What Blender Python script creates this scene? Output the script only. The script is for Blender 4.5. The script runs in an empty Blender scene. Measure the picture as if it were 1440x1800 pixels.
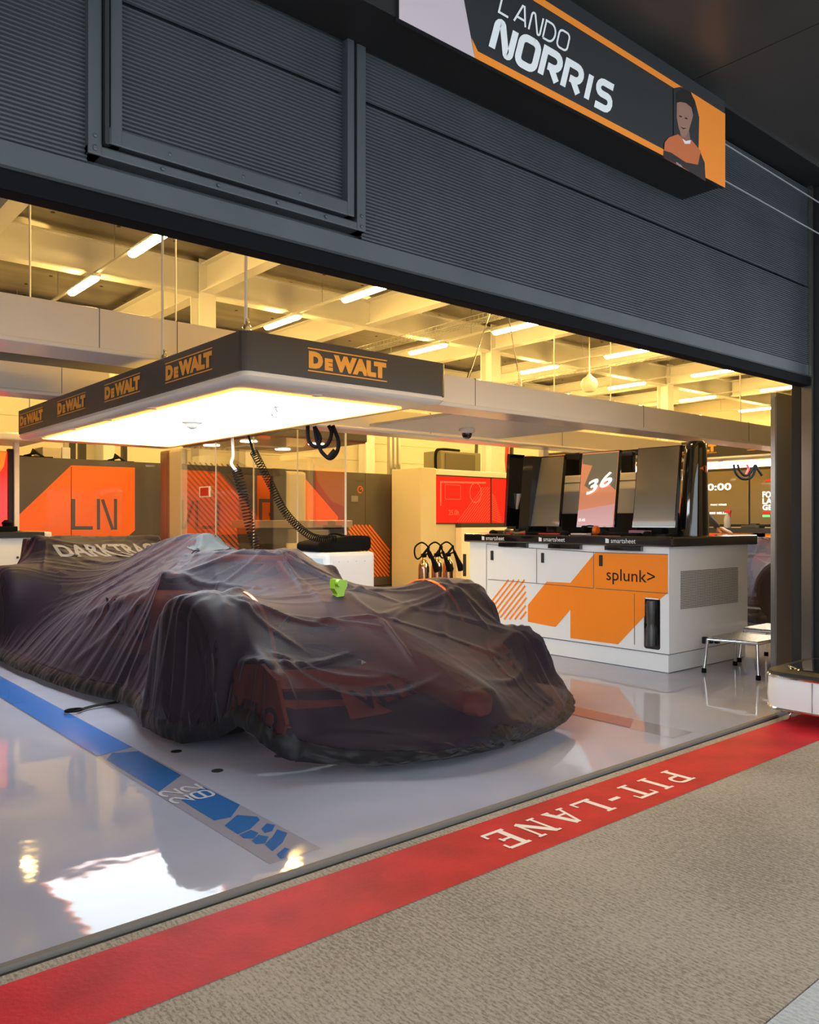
import bpy, bmesh, math, random
import numpy as np
from mathutils import Vector, Matrix
from mathutils.bvhtree import BVHTree
random.seed(7); RNG = np.random.RandomState(5)
PI = math.pi
COL = bpy.context.scene.collection
sc = bpy.context.scene

# ------------------------------------------------------------------ camera
F, CX, HY, H = 1434.0, 720.0, 917.0, 1.1
YAW = math.atan2(1220, 1434)
FW = Vector((math.sin(YAW), math.cos(YAW), 0)); RT = Vector((math.cos(YAW), -math.sin(YAW), 0))
CAM = Vector((0, -2.2, H))
cam = bpy.data.cameras.new('camera'); camo = bpy.data.objects.new('camera', cam); COL.objects.link(camo)
camo.location = CAM; camo.rotation_euler = (PI/2, 0, -YAW)
cam.sensor_fit = 'HORIZONTAL'; cam.sensor_width = 36; cam.lens = 36*F/1440; cam.shift_y = 17/1440
cam.clip_start = .05; cam.clip_end = 300
sc.camera = camo
# ------------------------------------------------------------------ view, world, daylight
vs = sc.view_settings
sc.display_settings.display_device = 'sRGB'
vs.view_transform = 'Standard'; vs.look = 'None'; vs.exposure = 0.2; vs.gamma = 1; vs.use_curve_mapping = False
w = bpy.data.worlds.new('overcast_sky'); sc.world = w; w.use_nodes = True
nt = w.node_tree; bg = nt.nodes['Background']
bg.inputs[0].default_value = (.88, .95, 1.0, 1); bg.inputs[1].default_value = 2.3
LAMP = 150.0      # ceiling tubes
PANEL = 7.5      # white light panels of the gantries

def ray(u, v): return F*FW + (u-CX)*RT + Vector((0, 0, HY-v))
def oz(u, v, z=0):
    d = ray(u, v); return CAM + d*((z-H)/d.z)
def oy(u, v, y=0):
    d = ray(u, v); return CAM + d*((y-CAM.y)/d.y)
def ox(u, v, x):
    d = ray(u, v); return CAM + d*((x-CAM.x)/d.x)

# ------------------------------------------------------------------ materials
def mat(name, c, rough=.5, metal=0, emit=None, es=1, spec=.5, coat=0, trans=0, alpha=1, sheen=0):
    m = bpy.data.materials.new(name); m.use_nodes = True
    b = m.node_tree.nodes['Principled BSDF']
    b.inputs['Base Color'].default_value = (*c, 1); b.inputs['Roughness'].default_value = rough
    b.inputs['Metallic'].default_value = metal; b.inputs['Specular IOR Level'].default_value = spec
    b.inputs['Coat Weight'].default_value = coat; b.inputs['Coat Roughness'].default_value = .04
    b.inputs['Transmission Weight'].default_value = trans; b.inputs['Alpha'].default_value = alpha
    if sheen: b.inputs['Sheen Weight'].default_value = sheen
    if emit: b.inputs['Emission Color'].default_value = (*emit, 1); b.inputs['Emission Strength'].default_value = es
    return m
def nodes(m): return m.node_tree.nodes, m.node_tree.links, m.node_tree.nodes['Principled BSDF']
def noise_col(m, c1, c2, scale=5, detail=6, lo=.35, hi=.65, stretch=(1, 1, 1), bump=0, bscale=None, rough=None):
    n, l, b = nodes(m)
    tc = n.new('ShaderNodeTexCoord'); mp = n.new('ShaderNodeMapping'); mp.inputs['Scale'].default_value = stretch
    l.new(tc.outputs['Object'], mp.inputs[0])
    t = n.new('ShaderNodeTexNoise'); t.inputs['Scale'].default_value = scale; t.inputs['Detail'].default_value = detail
    l.new(mp.outputs[0], t.inputs['Vector'])
    r = n.new('ShaderNodeValToRGB'); r.color_ramp.elements[0].position = lo; r.color_ramp.elements[1].position = hi
    r.color_ramp.elements[0].color = (*c1, 1); r.color_ramp.elements[1].color = (*c2, 1)
    l.new(t.outputs[0], r.inputs[0]); l.new(r.outputs[0], b.inputs['Base Color'])
    if bump:
        t2 = n.new('ShaderNodeTexNoise'); t2.inputs['Scale'].default_value = bscale or scale*4; t2.inputs['Detail'].default_value = 6
        l.new(mp.outputs[0], t2.inputs['Vector'])
        bp = n.new('ShaderNodeBump'); bp.inputs['Strength'].default_value = 1; bp.inputs['Distance'].default_value = bump
        l.new(t2.outputs[0], bp.inputs['Height']); l.new(bp.outputs[0], b.inputs['Normal'])
    return m
M = {}
M['floor'] = noise_col(mat('epoxy_floor', (.4, .4, .45), .045, spec=.20), (.335, .345, .43), (.405, .41, .50), 1.2, 3, .3, .7)
n, l, b = nodes(M['floor'])
tc = n.new('ShaderNodeTexCoord'); t = n.new('ShaderNodeTexNoise'); t.inputs['Scale'].default_value = 3.2; t.inputs['Detail'].default_value = 3
l.new(tc.outputs['Object'], t.inputs['Vector']); bp = n.new('ShaderNodeBump'); bp.inputs['Distance'].default_value = .0022; bp.inputs['Strength'].default_value = 1
l.new(t.outputs[0], bp.inputs['Height']); l.new(bp.outputs[0], b.inputs['Normal'])
b.inputs['Coat Weight'].default_value = .03; b.inputs['Coat Roughness'].default_value = .02; l.new(bp.outputs[0], b.inputs['Coat Normal'])
M['floor2'] = mat('floor_film', (.33, .31, .37), .08, spec=.7, coat=.5)
M['blue'] = mat('blue_floor_film', (.055, .20, .62), .12, spec=.7, coat=.5)
M['blue2'] = mat('deep_blue_floor_film', (.03, .14, .40), .12, spec=.7, coat=.5)
M['filmtext'] = mat('pale_floor_print', (.62, .62, .66), .1, coat=.5)
def concrete(name, c1, c2, c3):
    m = mat(name, c1, .9); n, l, b = nodes(m)
    tc = n.new('ShaderNodeTexCoord'); mp = n.new('ShaderNodeMapping'); mp.inputs['Scale'].default_value = (2.2, .9, 1); mp.inputs['Rotation'].default_value = (0, 0, .05)
    l.new(tc.outputs['Object'], mp.inputs[0])
    a = n.new('ShaderNodeTexNoise'); a.inputs['Scale'].default_value = 1.3; a.inputs['Detail'].default_value = 4; l.new(tc.outputs['Object'], a.inputs['Vector'])
    t = n.new('ShaderNodeTexNoise'); t.inputs['Scale'].default_value = 75; t.inputs['Detail'].default_value = 8; t.inputs['Roughness'].default_value = .75; l.new(mp.outputs[0], t.inputs['Vector'])
    w1 = n.new('ShaderNodeTexWave'); w1.bands_direction = 'X'; w1.inputs['Scale'].default_value = 9; w1.inputs['Distortion'].default_value = 7; w1.inputs['Detail'].default_value = 4; w1.inputs['Detail Scale'].default_value = 3; l.new(mp.outputs[0], w1.inputs['Vector'])
    ad = n.new('ShaderNodeMath'); ad.operation = 'MULTIPLY_ADD'; ad.inputs[1].default_value = .10; l.new(w1.outputs['Fac'], ad.inputs[0]); l.new(t.outputs[0], ad.inputs[2])
    a2 = n.new('ShaderNodeMath'); a2.operation = 'MULTIPLY_ADD'; a2.inputs[1].default_value = .30; l.new(a.outputs[0], a2.inputs[0]); l.new(ad.outputs[0], a2.inputs[2])
    r = n.new('ShaderNodeValToRGB'); e = r.color_ramp.elements
    e[0].position = .60; e[0].color = (*c1, 1); e[1].position = .69; e[1].color = (*c2, 1)
    x = e.new(.80); x.color = (*c3, 1)
    l.new(a2.outputs[0], r.inputs[0]); l.new(r.outputs[0], b.inputs['Base Color'])
    bp = n.new('ShaderNodeBump'); bp.inputs['Distance'].default_value = .0018; bp.inputs['Strength'].default_value = .9
    l.new(ad.outputs[0], bp.inputs['Height']); l.new(bp.outputs[0], b.inputs['Normal'])
    return m
M['concrete'] = concrete('brushed_concrete', (.195, .165, .132), (.315, .272, .218), (.40, .35, .29))
M['slab'] = concrete('pale_concrete', (.34, .36, .38), (.42, .44, .46), (.50, .52, .54))
M['redline'] = noise_col(mat('red_paint', (.4, .02, .03), .6, spec=.2), (.36, .007, .014), (.58, .013, .026), 5, 8, .3, .7, bump=.0015, bscale=60)
M['linetext'] = mat('white_stencil_paint', (.80, .72, .68), .6)
M['shutter'] = noise_col(mat('blue_grey_shutter_metal', (.1, .125, .15), .42, .15), (.054, .064, .072), (.066, .078, .087), 3, 4)
M['groove'] = mat('shutter_groove', (.01, .012, .015), .6)
M['rubber'] = mat('black_rubber', (.006, .006, .007), .7, spec=.08)
M['soffit'] = noise_col(mat('grey_soffit_panel', (.08, .075, .07), .35, .3), (.085, .08, .075), (.10, .095, .09), 2, 3)
M['black'] = mat('matt_black', (.012, .012, .013), .55)
M['gloss'] = mat('gloss_black', (.008, .008, .009), .06, coat=1)
M['bannerblk'] = mat('banner_black', (.022, .025, .028), .5)
M['orangeb'] = mat('banner_orange', (1.0, .30, .03), .45)
M['whiteb'] = mat('banner_white', (.92, .95, .95), .45)
M['pinkb'] = mat('banner_pale', (.66, .56, .60), .45)
M['cream'] = mat('white_painted_steel', (.74, .72, .68), .42)
M['deck'] = noise_col(mat('dull_metal_deck', (.16, .14, .12), .30, .55), (.15, .13, .11), (.30, .27, .23), 1.1, 5, .35, .7, stretch=(.35, 2.2, 1), bump=.004, bscale=1.5)
M['tube'] = mat('lit_yellow_diffuser', (1, .8, .3), .4, emit=(1, .63, .17), es=LAMP)
M['panel'] = mat('lit_white_panel', (1, 1, 1), .3, emit=(.86, .96, 1), es=PANEL)
M['led'] = mat('lit_orange_strip', (1, .5, .1), .4, emit=(1, .22, .03), es=5)
M['gwhite'] = mat('white_gantry_gloss', (.86, .77, .66), .24, coat=.15)
M['fascia'] = mat('grey_brown_fascia', (.055, .048, .045), .4)
M['dw'] = mat('amber_print', (1.0, .43, .05), .45)
M['orange'] = mat('bright_orange_vinyl', (1.0, .27, .01), .4, coat=.2)
M['orangew'] = mat('deep_orange_vinyl', (.95, .17, .01), .35, coat=.3)
M['wallgrey'] = mat('grey_brown_wall', (.095, .080, .066), .32, coat=.2)
M['darkgrey'] = mat('dark_grey', (.035, .033, .032), .4)
M['bench'] = mat('white_cabinet_lacquer', (.86, .88, .90), .16, coat=.6)
M['line'] = mat('panel_gap', (.10, .10, .11), .6)
M['chrome'] = mat('polished_steel', (.75, .75, .76), .12, 1)
M['steel'] = mat('brushed_steel', (.5, .5, .5), .3, 1)
M['tread'] = noise_col(mat('patterned_step_metal', (.45, .45, .45), .3, .9), (.3, .3, .3), (.6, .6, .6), 60, 2, bump=.003, bscale=80)
M['redscreen'] = mat('lit_red_screen', (.6, .01, .01), .15, emit=(1, .02, .008), es=.85)
M['redscreen2'] = mat('lit_light_red_screen', (.6, .05, .02), .15, emit=(1, .10, .04), es=1.1)
M['orscreen'] = mat('lit_orange_screen', (.6, .1, .01), .15, emit=(1, .17, .01), es=1.1)
M['offscreen'] = mat('dark_screen', (.20, .16, .095), .22, coat=.5)  # brownish base stands for the warm room reflected in the dark glass
M['imgscreen'] = mat('lit_picture_screen', (.3, .15, .1), .2, emit=(.75, .24, .10), es=.55)
M['imgpink'] = mat('lit_pink_screen', (.3, .2, .2), .2, emit=(.62, .30, .30), es=.6)
M['imgdark'] = mat('lit_brown_screen', (.1, .09, .06), .15, emit=(.12, .10, .06), es=.7)
M['white'] = mat('white_print', (.85, .85, .85), .5)
M['lit'] = mat('lit_white_print', (1, 1, 1), .5, emit=(.9, .95, 1), es=1.0)
M['litgreen'] = mat('lit_green_print', (.1, .8, .2), .5, emit=(.1, .8, .2), es=1)
M['green'] = mat('lime_green_tool', (.30, .55, .03), .35)
M['glassk'] = None
M['ink'] = mat('dark_print', (.022, .010, .015), .6, spec=.15)
M['papaya'] = mat('papaya_bodywork', (1.0, .16, .03), .35, coat=.1)
M['carbon'] = mat('carbon_black', (.012, .012, .014), .35)
M['carblue'] = mat('pale_blue_bodywork', (.05, .30, .50), .35)
M['tyre'] = mat('tyre_rubber', (.015, .015, .016), .7)
M['wingtext'] = mat('pale_grey_print', (.85, .85, .85), .5)
M['skin'] = mat('skin', (.45, .22, .15), .5)
M['cloth'] = mat('dark_shirt', (.03, .03, .045), .8)
M['copper'] = mat('warm_polished_steel', (.8, .55, .42), .15, 1)
M['redpaint'] = mat('red_plastic', (.6, .02, .02), .4)
M['beige'] = mat('beige_enamel', (.60, .52, .36), .45)
M['redroof'] = mat('red_brown_lacquer', (.30, .045, .02), .18, coat=.6)
M['clad'] = mat('pale_yellow_cladding', (.66, .60, .46), .5)
def glass(name, tint, gl):
    m = bpy.data.materials.new(name); m.use_nodes = True; n = m.node_tree.nodes; l = m.node_tree.links
    n.remove(n['Principled BSDF']); o = n['Material Output']
    t = n.new('ShaderNodeBsdfTransparent'); t.inputs[0].default_value = (*tint, 1)
    g = n.new('ShaderNodeBsdfGlossy'); g.inputs['Roughness'].default_value = .01; g.inputs[0].default_value = (.9, .9, .9, 1)
    lw = n.new('ShaderNodeLayerWeight'); lw.inputs[0].default_value = .5
    pw_ = n.new('ShaderNodeMath'); pw_.operation = 'POWER'; pw_.inputs[1].default_value = 2.6; l.new(lw.outputs['Facing'], pw_.inputs[0])
    f = n.new('ShaderNodeMapRange'); f.inputs['To Min'].default_value = .03; f.inputs['To Max'].default_value = gl; l.new(pw_.outputs[0], f.inputs[0])
    x = n.new('ShaderNodeMixShader'); l.new(f.outputs[0], x.inputs[0]); l.new(t.outputs[0], x.inputs[1]); l.new(g.outputs[0], x.inputs[2]); l.new(x.outputs[0], o.inputs[0])
    return m
M['glassk'] = glass('tinted_glass', (.92, .90, .88), .9)
M['bottle'] = glass('clear_plastic', (.8, .8, .82), .5)
def mesh_grille():
    m = mat('perforated_steel', (.45, .46, .46), .4, .1); n, l, b = nodes(m)
    tc = n.new('ShaderNodeTexCoord'); mp = n.new('ShaderNodeMapping'); mp.inputs['Rotation'].default_value = (0, PI/4, 0); mp.inputs['Scale'].default_value = (115, 1, 115)
    l.new(tc.outputs['Object'], mp.inputs[0]); c = n.new('ShaderNodeTexChecker'); c.inputs['Scale'].default_value = 1
    l.new(mp.outputs[0], c.inputs[0]); c.inputs[1].default_value = (.05, .05, .05, 1); c.inputs[2].default_value = (.8, .8, .8, 1); l.new(c.outputs[0], b.inputs['Base Color'])
    return m
M['grille'] = mesh_grille()
M['covprint'] = mat('faded_grey_print', (.17, .165, .17), .6); M['covprint2'] = mat('dim_grey_print', (.045, .04, .045), .6)  # car lettering laid on the cover, greyed as if seen through the cloth
M['patch'] = mat('grey_green_patch', (.035, .042, .042), .7)
def fabric(name, base, opac_face, opac_edge, rough=.55, sheen=.6):
    m = mat(name, base, rough, sheen=sheen, spec=.12); n, l, b = nodes(m); o = n['Material Output']
    b.inputs['Sheen Tint'].default_value = (.62, .62, .78, 1); b.inputs['Sheen Roughness'].default_value = .35
    t = n.new('ShaderNodeBsdfTransparent'); lw = n.new('ShaderNodeLayerWeight'); lw.inputs[0].default_value = .45
    mr = n.new('ShaderNodeMapRange'); mr.inputs['To Min'].default_value = opac_face; mr.inputs['To Max'].default_value = opac_edge
    l.new(lw.outputs['Facing'], mr.inputs[0])
    x = n.new('ShaderNodeMixShader'); l.new(mr.outputs[0], x.inputs[0]); l.new(t.outputs[0], x.inputs[1]); l.new(b.outputs[0], x.inputs[2]); l.new(x.outputs[0], o.inputs[0])
    return m
M['sheer'] = fabric('sheer_cover_mesh', (.021, .014, .021), .76, .97, sheen=.17)
M['hem'] = mat('opaque_cover_hem', (.008, .0065, .009), .5, spec=.25, sheen=.04)

# ------------------------------------------------------------------ mesh helpers
class MB:
    def __init__(s): s.v = []; s.f = []
    def add(s, vs, fs):
        o = len(s.v); s.v += [tuple(p) for p in vs]; s.f += [tuple(i+o for i in f) for f in fs]; return s
    def box(s, x0, x1, y0, y1, z0, z1, bev=0):
        if bev:
            bm = bmesh.new(); bmesh.ops.create_cube(bm, size=1)
            for q in bm.verts: q.co = Vector(((x0+x1)/2+q.co.x*(x1-x0), (y0+y1)/2+q.co.y*(y1-y0), (z0+z1)/2+q.co.z*(z1-z0)))
            bmesh.ops.bevel(bm, geom=bm.edges[:], offset=bev, segments=2, affect='EDGES', profile=.6)
            s.bm(bm); return s
        return s.add([(x0,y0,z0),(x1,y0,z0),(x1,y1,z0),(x0,y1,z0),(x0,y0,z1),(x1,y0,z1),(x1,y1,z1),(x0,y1,z1)],
                     [(0,3,2,1),(4,5,6,7),(0,1,5,4),(1,2,6,5),(2,3,7,6),(3,0,4,7)])
    def bm(s, bm):
        bm.verts.index_update(); s.add([v.co[:] for v in bm.verts], [[v.index for v in f.verts] for f in bm.faces]); bm.free()
    def prism(s, pts, d):          # pts: 3-D polygon, extruded by vector d
        k = len(pts); P = [Vector(p) for p in pts]; d = Vector(d)
        return s.add(P+[p+d for p in P], [tuple(range(k))[::-1], tuple(range(k, 2*k))]+[(i, (i+1) % k, k+(i+1) % k, k+i) for i in range(k)])
    def tube(s, pts, r, k=8, closed=False):
        P = [Vector(p) for p in pts]; R = r if hasattr(r, '__len__') else [r]*len(P); vs = []; fs = []
        up = None
        for i, p in enumerate(P):
            a = P[max(i-1, 0)]; c = P[min(i+1, len(P)-1)]
            if closed: a = P[i-1]; c = P[(i+1) % len(P)]
            t = (c-a).normalized()
            if up is None: up = t.orthogonal().normalized()
            up = (up-t*up.dot(t)); up = up.normalized() if up.length > 1e-6 else t.orthogonal().normalized()
            bn = t.cross(up)
            for j in range(k):
                an = 2*PI*j/k; vs.append(p+(up*math.cos(an)+bn*math.sin(an))*R[i])
        n = len(P)
        for i in range(n if closed else n-1):
            for j in range(k):
                a = i*k+j; b_ = i*k+(j+1) % k; c = ((i+1) % n)*k+(j+1) % k; d = ((i+1) % n)*k+j
                fs.append((a, b_, c, d))
        if not closed: fs += [tuple(range(k))[::-1], tuple(range((n-1)*k, n*k))]
        return s.add(vs, fs)
    def lathe(s, prof, c=(0,0,0), axis='z', k=24, ax_dir=None):   # prof: (radius, height)
        vs = []; fs = []; c = Vector(c); n = len(prof)
        for (r, h_) in prof:
            for j in range(k):
                a = 2*PI*j/k; ca, sa = r*math.cos(a), r*math.sin(a)
                p = {'z': (ca, sa, h_), 'x': (h_, ca, sa), 'y': (sa, h_, ca)}[axis]
                vs.append(c+Vector(p))
        for i in range(n-1):
            for j in range(k): fs.append((i*k+j, i*k+(j+1) % k, (i+1)*k+(j+1) % k, (i+1)*k+j))
        fs += [tuple(range(k))[::-1], tuple(range((n-1)*k, n*k))]
        return s.add(vs, fs)
    def loft(s, rings):
        k = len(rings[0]); vs = [p for r in rings for p in r]; fs = []
        for i in range(len(rings)-1):
            for j in range(k): fs.append((i*k+j, i*k+(j+1) % k, (i+1)*k+(j+1) % k, (i+1)*k+j))
        fs += [tuple(range(k))[::-1], tuple(range((len(rings)-1)*k, len(rings)*k))]
        return s.add(vs, fs)
    def build(s, name, m, parent=None, smooth=False):
        me = bpy.data.meshes.new(name); me.from_pydata(s.v, [], s.f)
        for x in (m if isinstance(m, (list, tuple)) else [m]): me.materials.append(x if not isinstance(x, str) else M[x])
        bm = bmesh.new(); bm.from_mesh(me); bmesh.ops.recalc_face_normals(bm, faces=bm.faces[:]); bm.to_mesh(me); bm.free()
        if smooth:
            for p in me.polygons: p.use_smooth = True
            try: me.set_sharp_from_angle(angle=math.radians(40))
            except Exception: pass
        o = bpy.data.objects.new(name, me); COL.objects.link(o)
        if parent:
            o.parent = parent
            o.matrix_parent_inverse = parent.matrix_basis.inverted()
        return o
def tag(o, label=None, cat=None, group=None, kind=None):
    if label: o['label'] = label
    if cat: o['category'] = cat
    if group: o['group'] = group
    if kind: o['kind'] = kind
    return o
def empty(name, loc, label=None, cat=None, group=None):
    o = bpy.data.objects.new(name, None); COL.objects.link(o); o.location = loc; o.empty_display_size = .1
    return tag(o, label, cat, group)
def struct(o): o['kind'] = 'structure'; return o
def copy_tree(o, parent=None, off=None):
    c = o.copy(); COL.objects.link(c)
    if parent:
        mi = o.matrix_parent_inverse.copy(); c.parent = parent; c.matrix_parent_inverse = mi
    if off is not None: c.location = Vector(o.location)+Vector(off)
    for ch in list(o.children):
        copy_tree(ch, c)
    if parent is None and o.type == 'EMPTY' and off is not None: pass
    return c
def B(*a, **k): return MB().box(*a, **k)

# --- writing: the built-in sans face, fitted into a rectangle O + U*[0,w] + V*[0,h]
_tc = {}
def text_mesh(body, bold=0.0):
    key = (body, bold)
    if key not in _tc:
        cu = bpy.data.curves.new('text', 'FONT'); cu.body = body; cu.size = 1; cu.offset = bold; cu.resolution_u = 3; cu.fill_mode = 'FRONT'
        ob = bpy.data.objects.new('text', cu); COL.objects.link(ob)
        me = bpy.data.meshes.new_from_object(ob.evaluated_get(bpy.context.evaluated_depsgraph_get()))
        V_ = [v.co.copy() for v in me.vertices]; F_ = [tuple(p.vertices) for p in me.polygons]
        bpy.data.objects.remove(ob); bpy.data.curves.remove(cu); bpy.data.meshes.remove(me)
        x0 = min(v.x for v in V_); x1 = max(v.x for v in V_); y0 = min(v.y for v in V_); y1 = max(v.y for v in V_)
        _tc[key] = ([((v.x-x0)/(x1-x0), (v.y-y0)/(y1-y0)) for v in V_], F_)
    return _tc[key]
def put_text(mb, body, O, U, V, w_, h_, bold=0, lift=.002):
    vs_, fs_ = text_mesh(body, bold); O = Vector(O); U = Vector(U).normalized(); V = Vector(V).normalized(); N = U.cross(V)
    mb.add([O+U*(a*w_)+V*(b_*h_)+N*lift for a, b_ in vs_], fs_); return mb
def strokes(mb, polys, O, U, V, w_, h_, width, lift=.002):
    O = Vector(O); U = Vector(U).normalized(); V = Vector(V).normalized(); N = U.cross(V)
    lift -= .0003
    for pl in polys:
        lift += .0003
        wd = width
        if isinstance(pl, tuple): pl, wd = pl
        pts = []
        for p in pl:
            q_ = Vector((p[0]*w_, p[1]*h_))
            if not pts or (q_-pts[-1]).length > 1e-4: pts.append(q_)
        vs_ = []; n_ = len(pts)
        for i, p in enumerate(pts):
            d0 = (p-pts[i-1]).normalized() if i else (pts[1]-p).normalized()
            d1 = (pts[i+1]-p).normalized() if i < n_-1 else d0
            t = d0+d1; t = t.normalized() if t.length > .2 else d0
            nn = Vector((-t.y, t.x)); k = 1/max(.45, nn.dot(Vector((-d0.y, d0.x))))
            vs_ += [p+nn*wd/2*k, p-nn*wd/2*k]
        mb.add([O+U*a.x+V*a.y+N*lift for a in vs_], [(2*i, 2*i+1, 2*i+3, 2*i+2) for i in range(n_-1)])
    return mb
def arc(cx, cy, rx, ry, a0, a1, n=10): return [(cx+rx*math.cos(math.radians(a0+(a1-a0)*i/n)), cy+ry*math.sin(math.radians(a0+(a1-a0)*i/n))) for i in range(n+1)]
OO = arc(.68, .75, .32, .25, 90, 0, 5)+arc(.68, .25, .32, .25, 0, -90, 5)+arc(.32, .25, .32, .25, -90, -180, 5)+arc(.32, .75, .32, .25, 180, 90, 5)+[(.68, 1)]
GL = {
 'N': [[(0, 0), (0, .8)]+arc(.16, .84, .16, .16, 180, 40, 5)+[(.74, .1)]+arc(.87, .12, .13, .12, 220, 360, 5)+[(1, 1)]],
 'O': [OO],
 'R': [[(0, 0), (0, 1), (.62, 1)]+arc(.62, .72, .36, .28, 90, -90, 8)+[(.3, .44)], [(.5, .44), (1, 0)]],
 'I': [[(.5, 0), (.5, 1)]],
 'S': [[(1, 1), (.35, 1)]+arc(.3, .76, .3, .24, 90, 270, 6)+arc(.7, .26, .3, .26, 90, -90, 6)+[(0, 0)]],
 'L': [[(0, 1), (0, .0), (.8, 0)]], 'A': [[(0, 0), (.42, 1), (.58, 1), (1, 0)], [(.18, .3), (.82, .3)]],
 'D': [[(0, 0), (0, 1), (.45, 1)]+arc(.5, .5, .5, .5, 90, -90, 10)+[(0, 0)]],
 'V': [[(0, 1), (.5, 0), (1, 1)]], 'E': [[(1, 1), (0, 1), (0, 0), (1, 0)], [(0, .5), (.85, .5)]],
}
def word_aff(mb, s, O, A, Bv, width, gap=.3, lift=.002):
    O = Vector(O); A = Vector(A); Bv = Vector(Bv); adv = {'I': .35}; tot = sum(adv.get(c, 1) for c in s)+gap*(len(s)-1); x = 0
    for c in s:
        a = adv.get(c, 1); strokes(mb, GL[c], O+A*(x/tot), A, Bv, A.length*a/tot, Bv.length, width, lift); x += a+gap
    return mb
def word(mb, s, O, U, V, w_, h_, width, gap=.3, lift=.002):
    adv = {'I': .35}; tot = sum(adv.get(c, 1) for c in s)+gap*(len(s)-1); x = 0; cw = w_/tot; U = Vector(U).normalized()
    for c in s:
        a = adv.get(c, 1); strokes(mb, GL[c], Vector(O)+U*(x*cw), U, V, a*cw, h_, width, lift); x += a+gap
    return mb
def quadpx(pts, fn): return [fn(*p) for p in pts]

# ================================================================== SETTING
struct(B(-8, 24, .0, 13.2, -.1, 0).build('floor', 'floor'))
struct(B(-8, 24, -.055, 0, -.1, -.012).build('trim_1', mat('drain_channel', (.05, .045, .04), .7)))
struct(B(-8, 24, -1.34, -.055, -.1, -.001).build('pit_lane_ground', 'concrete'))
struct(B(-8, 24, -12, -1.345, -.1, 0).build('outer_ground_slab', 'slab'))
struct(B(-8, 24, -.022, 0.001, -.05, .003).build('trim_2', mat('concrete_sill', (.16, .14, .125), .8)))
rl = MB()
rl.add([(-2, -.10, 0), (12, -.10, 0), (12, -.41, 0), (-2, -.41, 0)], [(0, 1, 2, 3)])
tag(rl.build('red_line', 'redline'), 'red painted line running along the concrete in front of the garage', 'painted line').location.z = .0008
# PIT-LANE stencilled on the line, read from inside the garage
SER = {
 'P': [([(.22, 0), (.22, 1)], .020), ([(0, .985), (.6, .985)], .009), ([(0, .015), (.45, .015)], .009), ([(.36, .985), (.7, .985)]+arc(.7, .75, .25, .235, 90, -80, 7)+[(.38, .52)], .013)],
 'I': [([(.5, 0), (.5, 1)], .020), ([(.1, .985), (.9, .985)], .009), ([(.1, .015), (.9, .015)], .009)],
 'T': [([(.5, 0), (.5, .9)], .020), ([(0, .97), (1, .97)], .012), ([(.03, .72), (.03, 1)], .008), ([(.97, .72), (.97, 1)], .008), ([(.25, .015), (.75, .015)], .009)],
 '-': [([(.1, .5), (.9, .5)], .016)],
 'L': [([(.22, 0), (.22, 1)], .020), ([(0, .985), (.45, .985)], .009), ([(0, .03), (.95, .03)], .012), ([(.95, 0), (.95, .3)], .009)],
 'A': [([(.14, 0), (.46, .98)], .010), ([(.86, 0), (.54, .98)], .020), ([(.28, .34), (.7, .34)], .010), ([(0, .015), (.3, .015)], .009), ([(.68, .015), (1, .015)], .009)],
 'N': [([(.15, 0), (.15, .96)], .010), ([(.15, .98), (.85, .02)], .020), ([(.85, .02), (.85, .98)], .010), ([(0, .015), (.32, .015)], .009), ([(.68, .985), (1, .985)], .009), ([(0, .985), (.2, .985)], .009)],
 'E': [([(.2, 0), (.2, 1)], .020), ([(0, .985), (.92, .985)], .012), ([(0, .015), (.95, .015)], .012), ([(.25, .52), (.7, .52)], .010), ([(.92, .76), (.92, 1)], .009), ([(.95, 0), (.95, .26)], .009), ([(.68, .42), (.68, .62)], .009)],
}
GS = globals()
px_ = 3.215
pl_t = empty('painted_lettering', (2.6, -.26, 0), 'white stencilled PIT-LANE letters painted on the red line', 'painted lettering')
xx = 3.20; adv = {'P': .115, 'I': .075, 'T': .12, '-': .075, 'L': .115, 'A': .12, 'N': .12, 'E': .11}
tot = sum(adv[c] for c in 'PIT-LANE'); sp = ((3.20-2.03)-tot)/7
for c in 'PIT-LANE':
    strokes(MB_ := MB(), [(a_, b_*1.3) for a_, b_ in SER[c]], (xx, -.195, 0), (-1, 0, 0), (0, -1, 0), adv[c], .135, .015, lift=.0016); xx -= adv[c]+sp
    MB_.build('letter' if c != '-' else 'hyphen', 'linetext', pl_t)

# --- floor film: blue stripe left of the car, drains, stripe right of the car
fl = MB(); fl.add([(1.355, .085, 0), (1.553, .085, 0), (1.535, 9, 0), (1.345, 9, 0)], [(0, 1, 2, 3)])
fo = fl.build('floor_stripe', 'floor2'); fo.location.z = .0008
tag(fo, 'blue stripe with pale year digits and fading hexagons on the floor left of the car', 'floor marking')
def fpoly(pts, m, name, z=.0016):
    mb = MB()
    for pg in pts: mb.add([(oz(u, v).x, oz(u, v).y, z) for u, v in pg], [tuple(range(len(pg)))])
    o = mb.build(name, m); o.parent = fo; o.matrix_parent_inverse = Matrix.Translation((0, 0, -.0008)); return o
b1 = MB().add([(1.362, 1.66, .0016), (1.545, 1.70, .0016), (1.53, 9, .0016), (1.35, 9, .0016)], [(0, 1, 2, 3)]).build('blue_band', 'blue'); b1.parent = fo
def z1(x, y): return (x*.4861, 1160+y*.4861)
fpoly([[z1(405, 338), z1(385, 362), z1(575, 478), z1(655, 418), z1(500, 330)]], 'blue2', 'blue_band')
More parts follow.
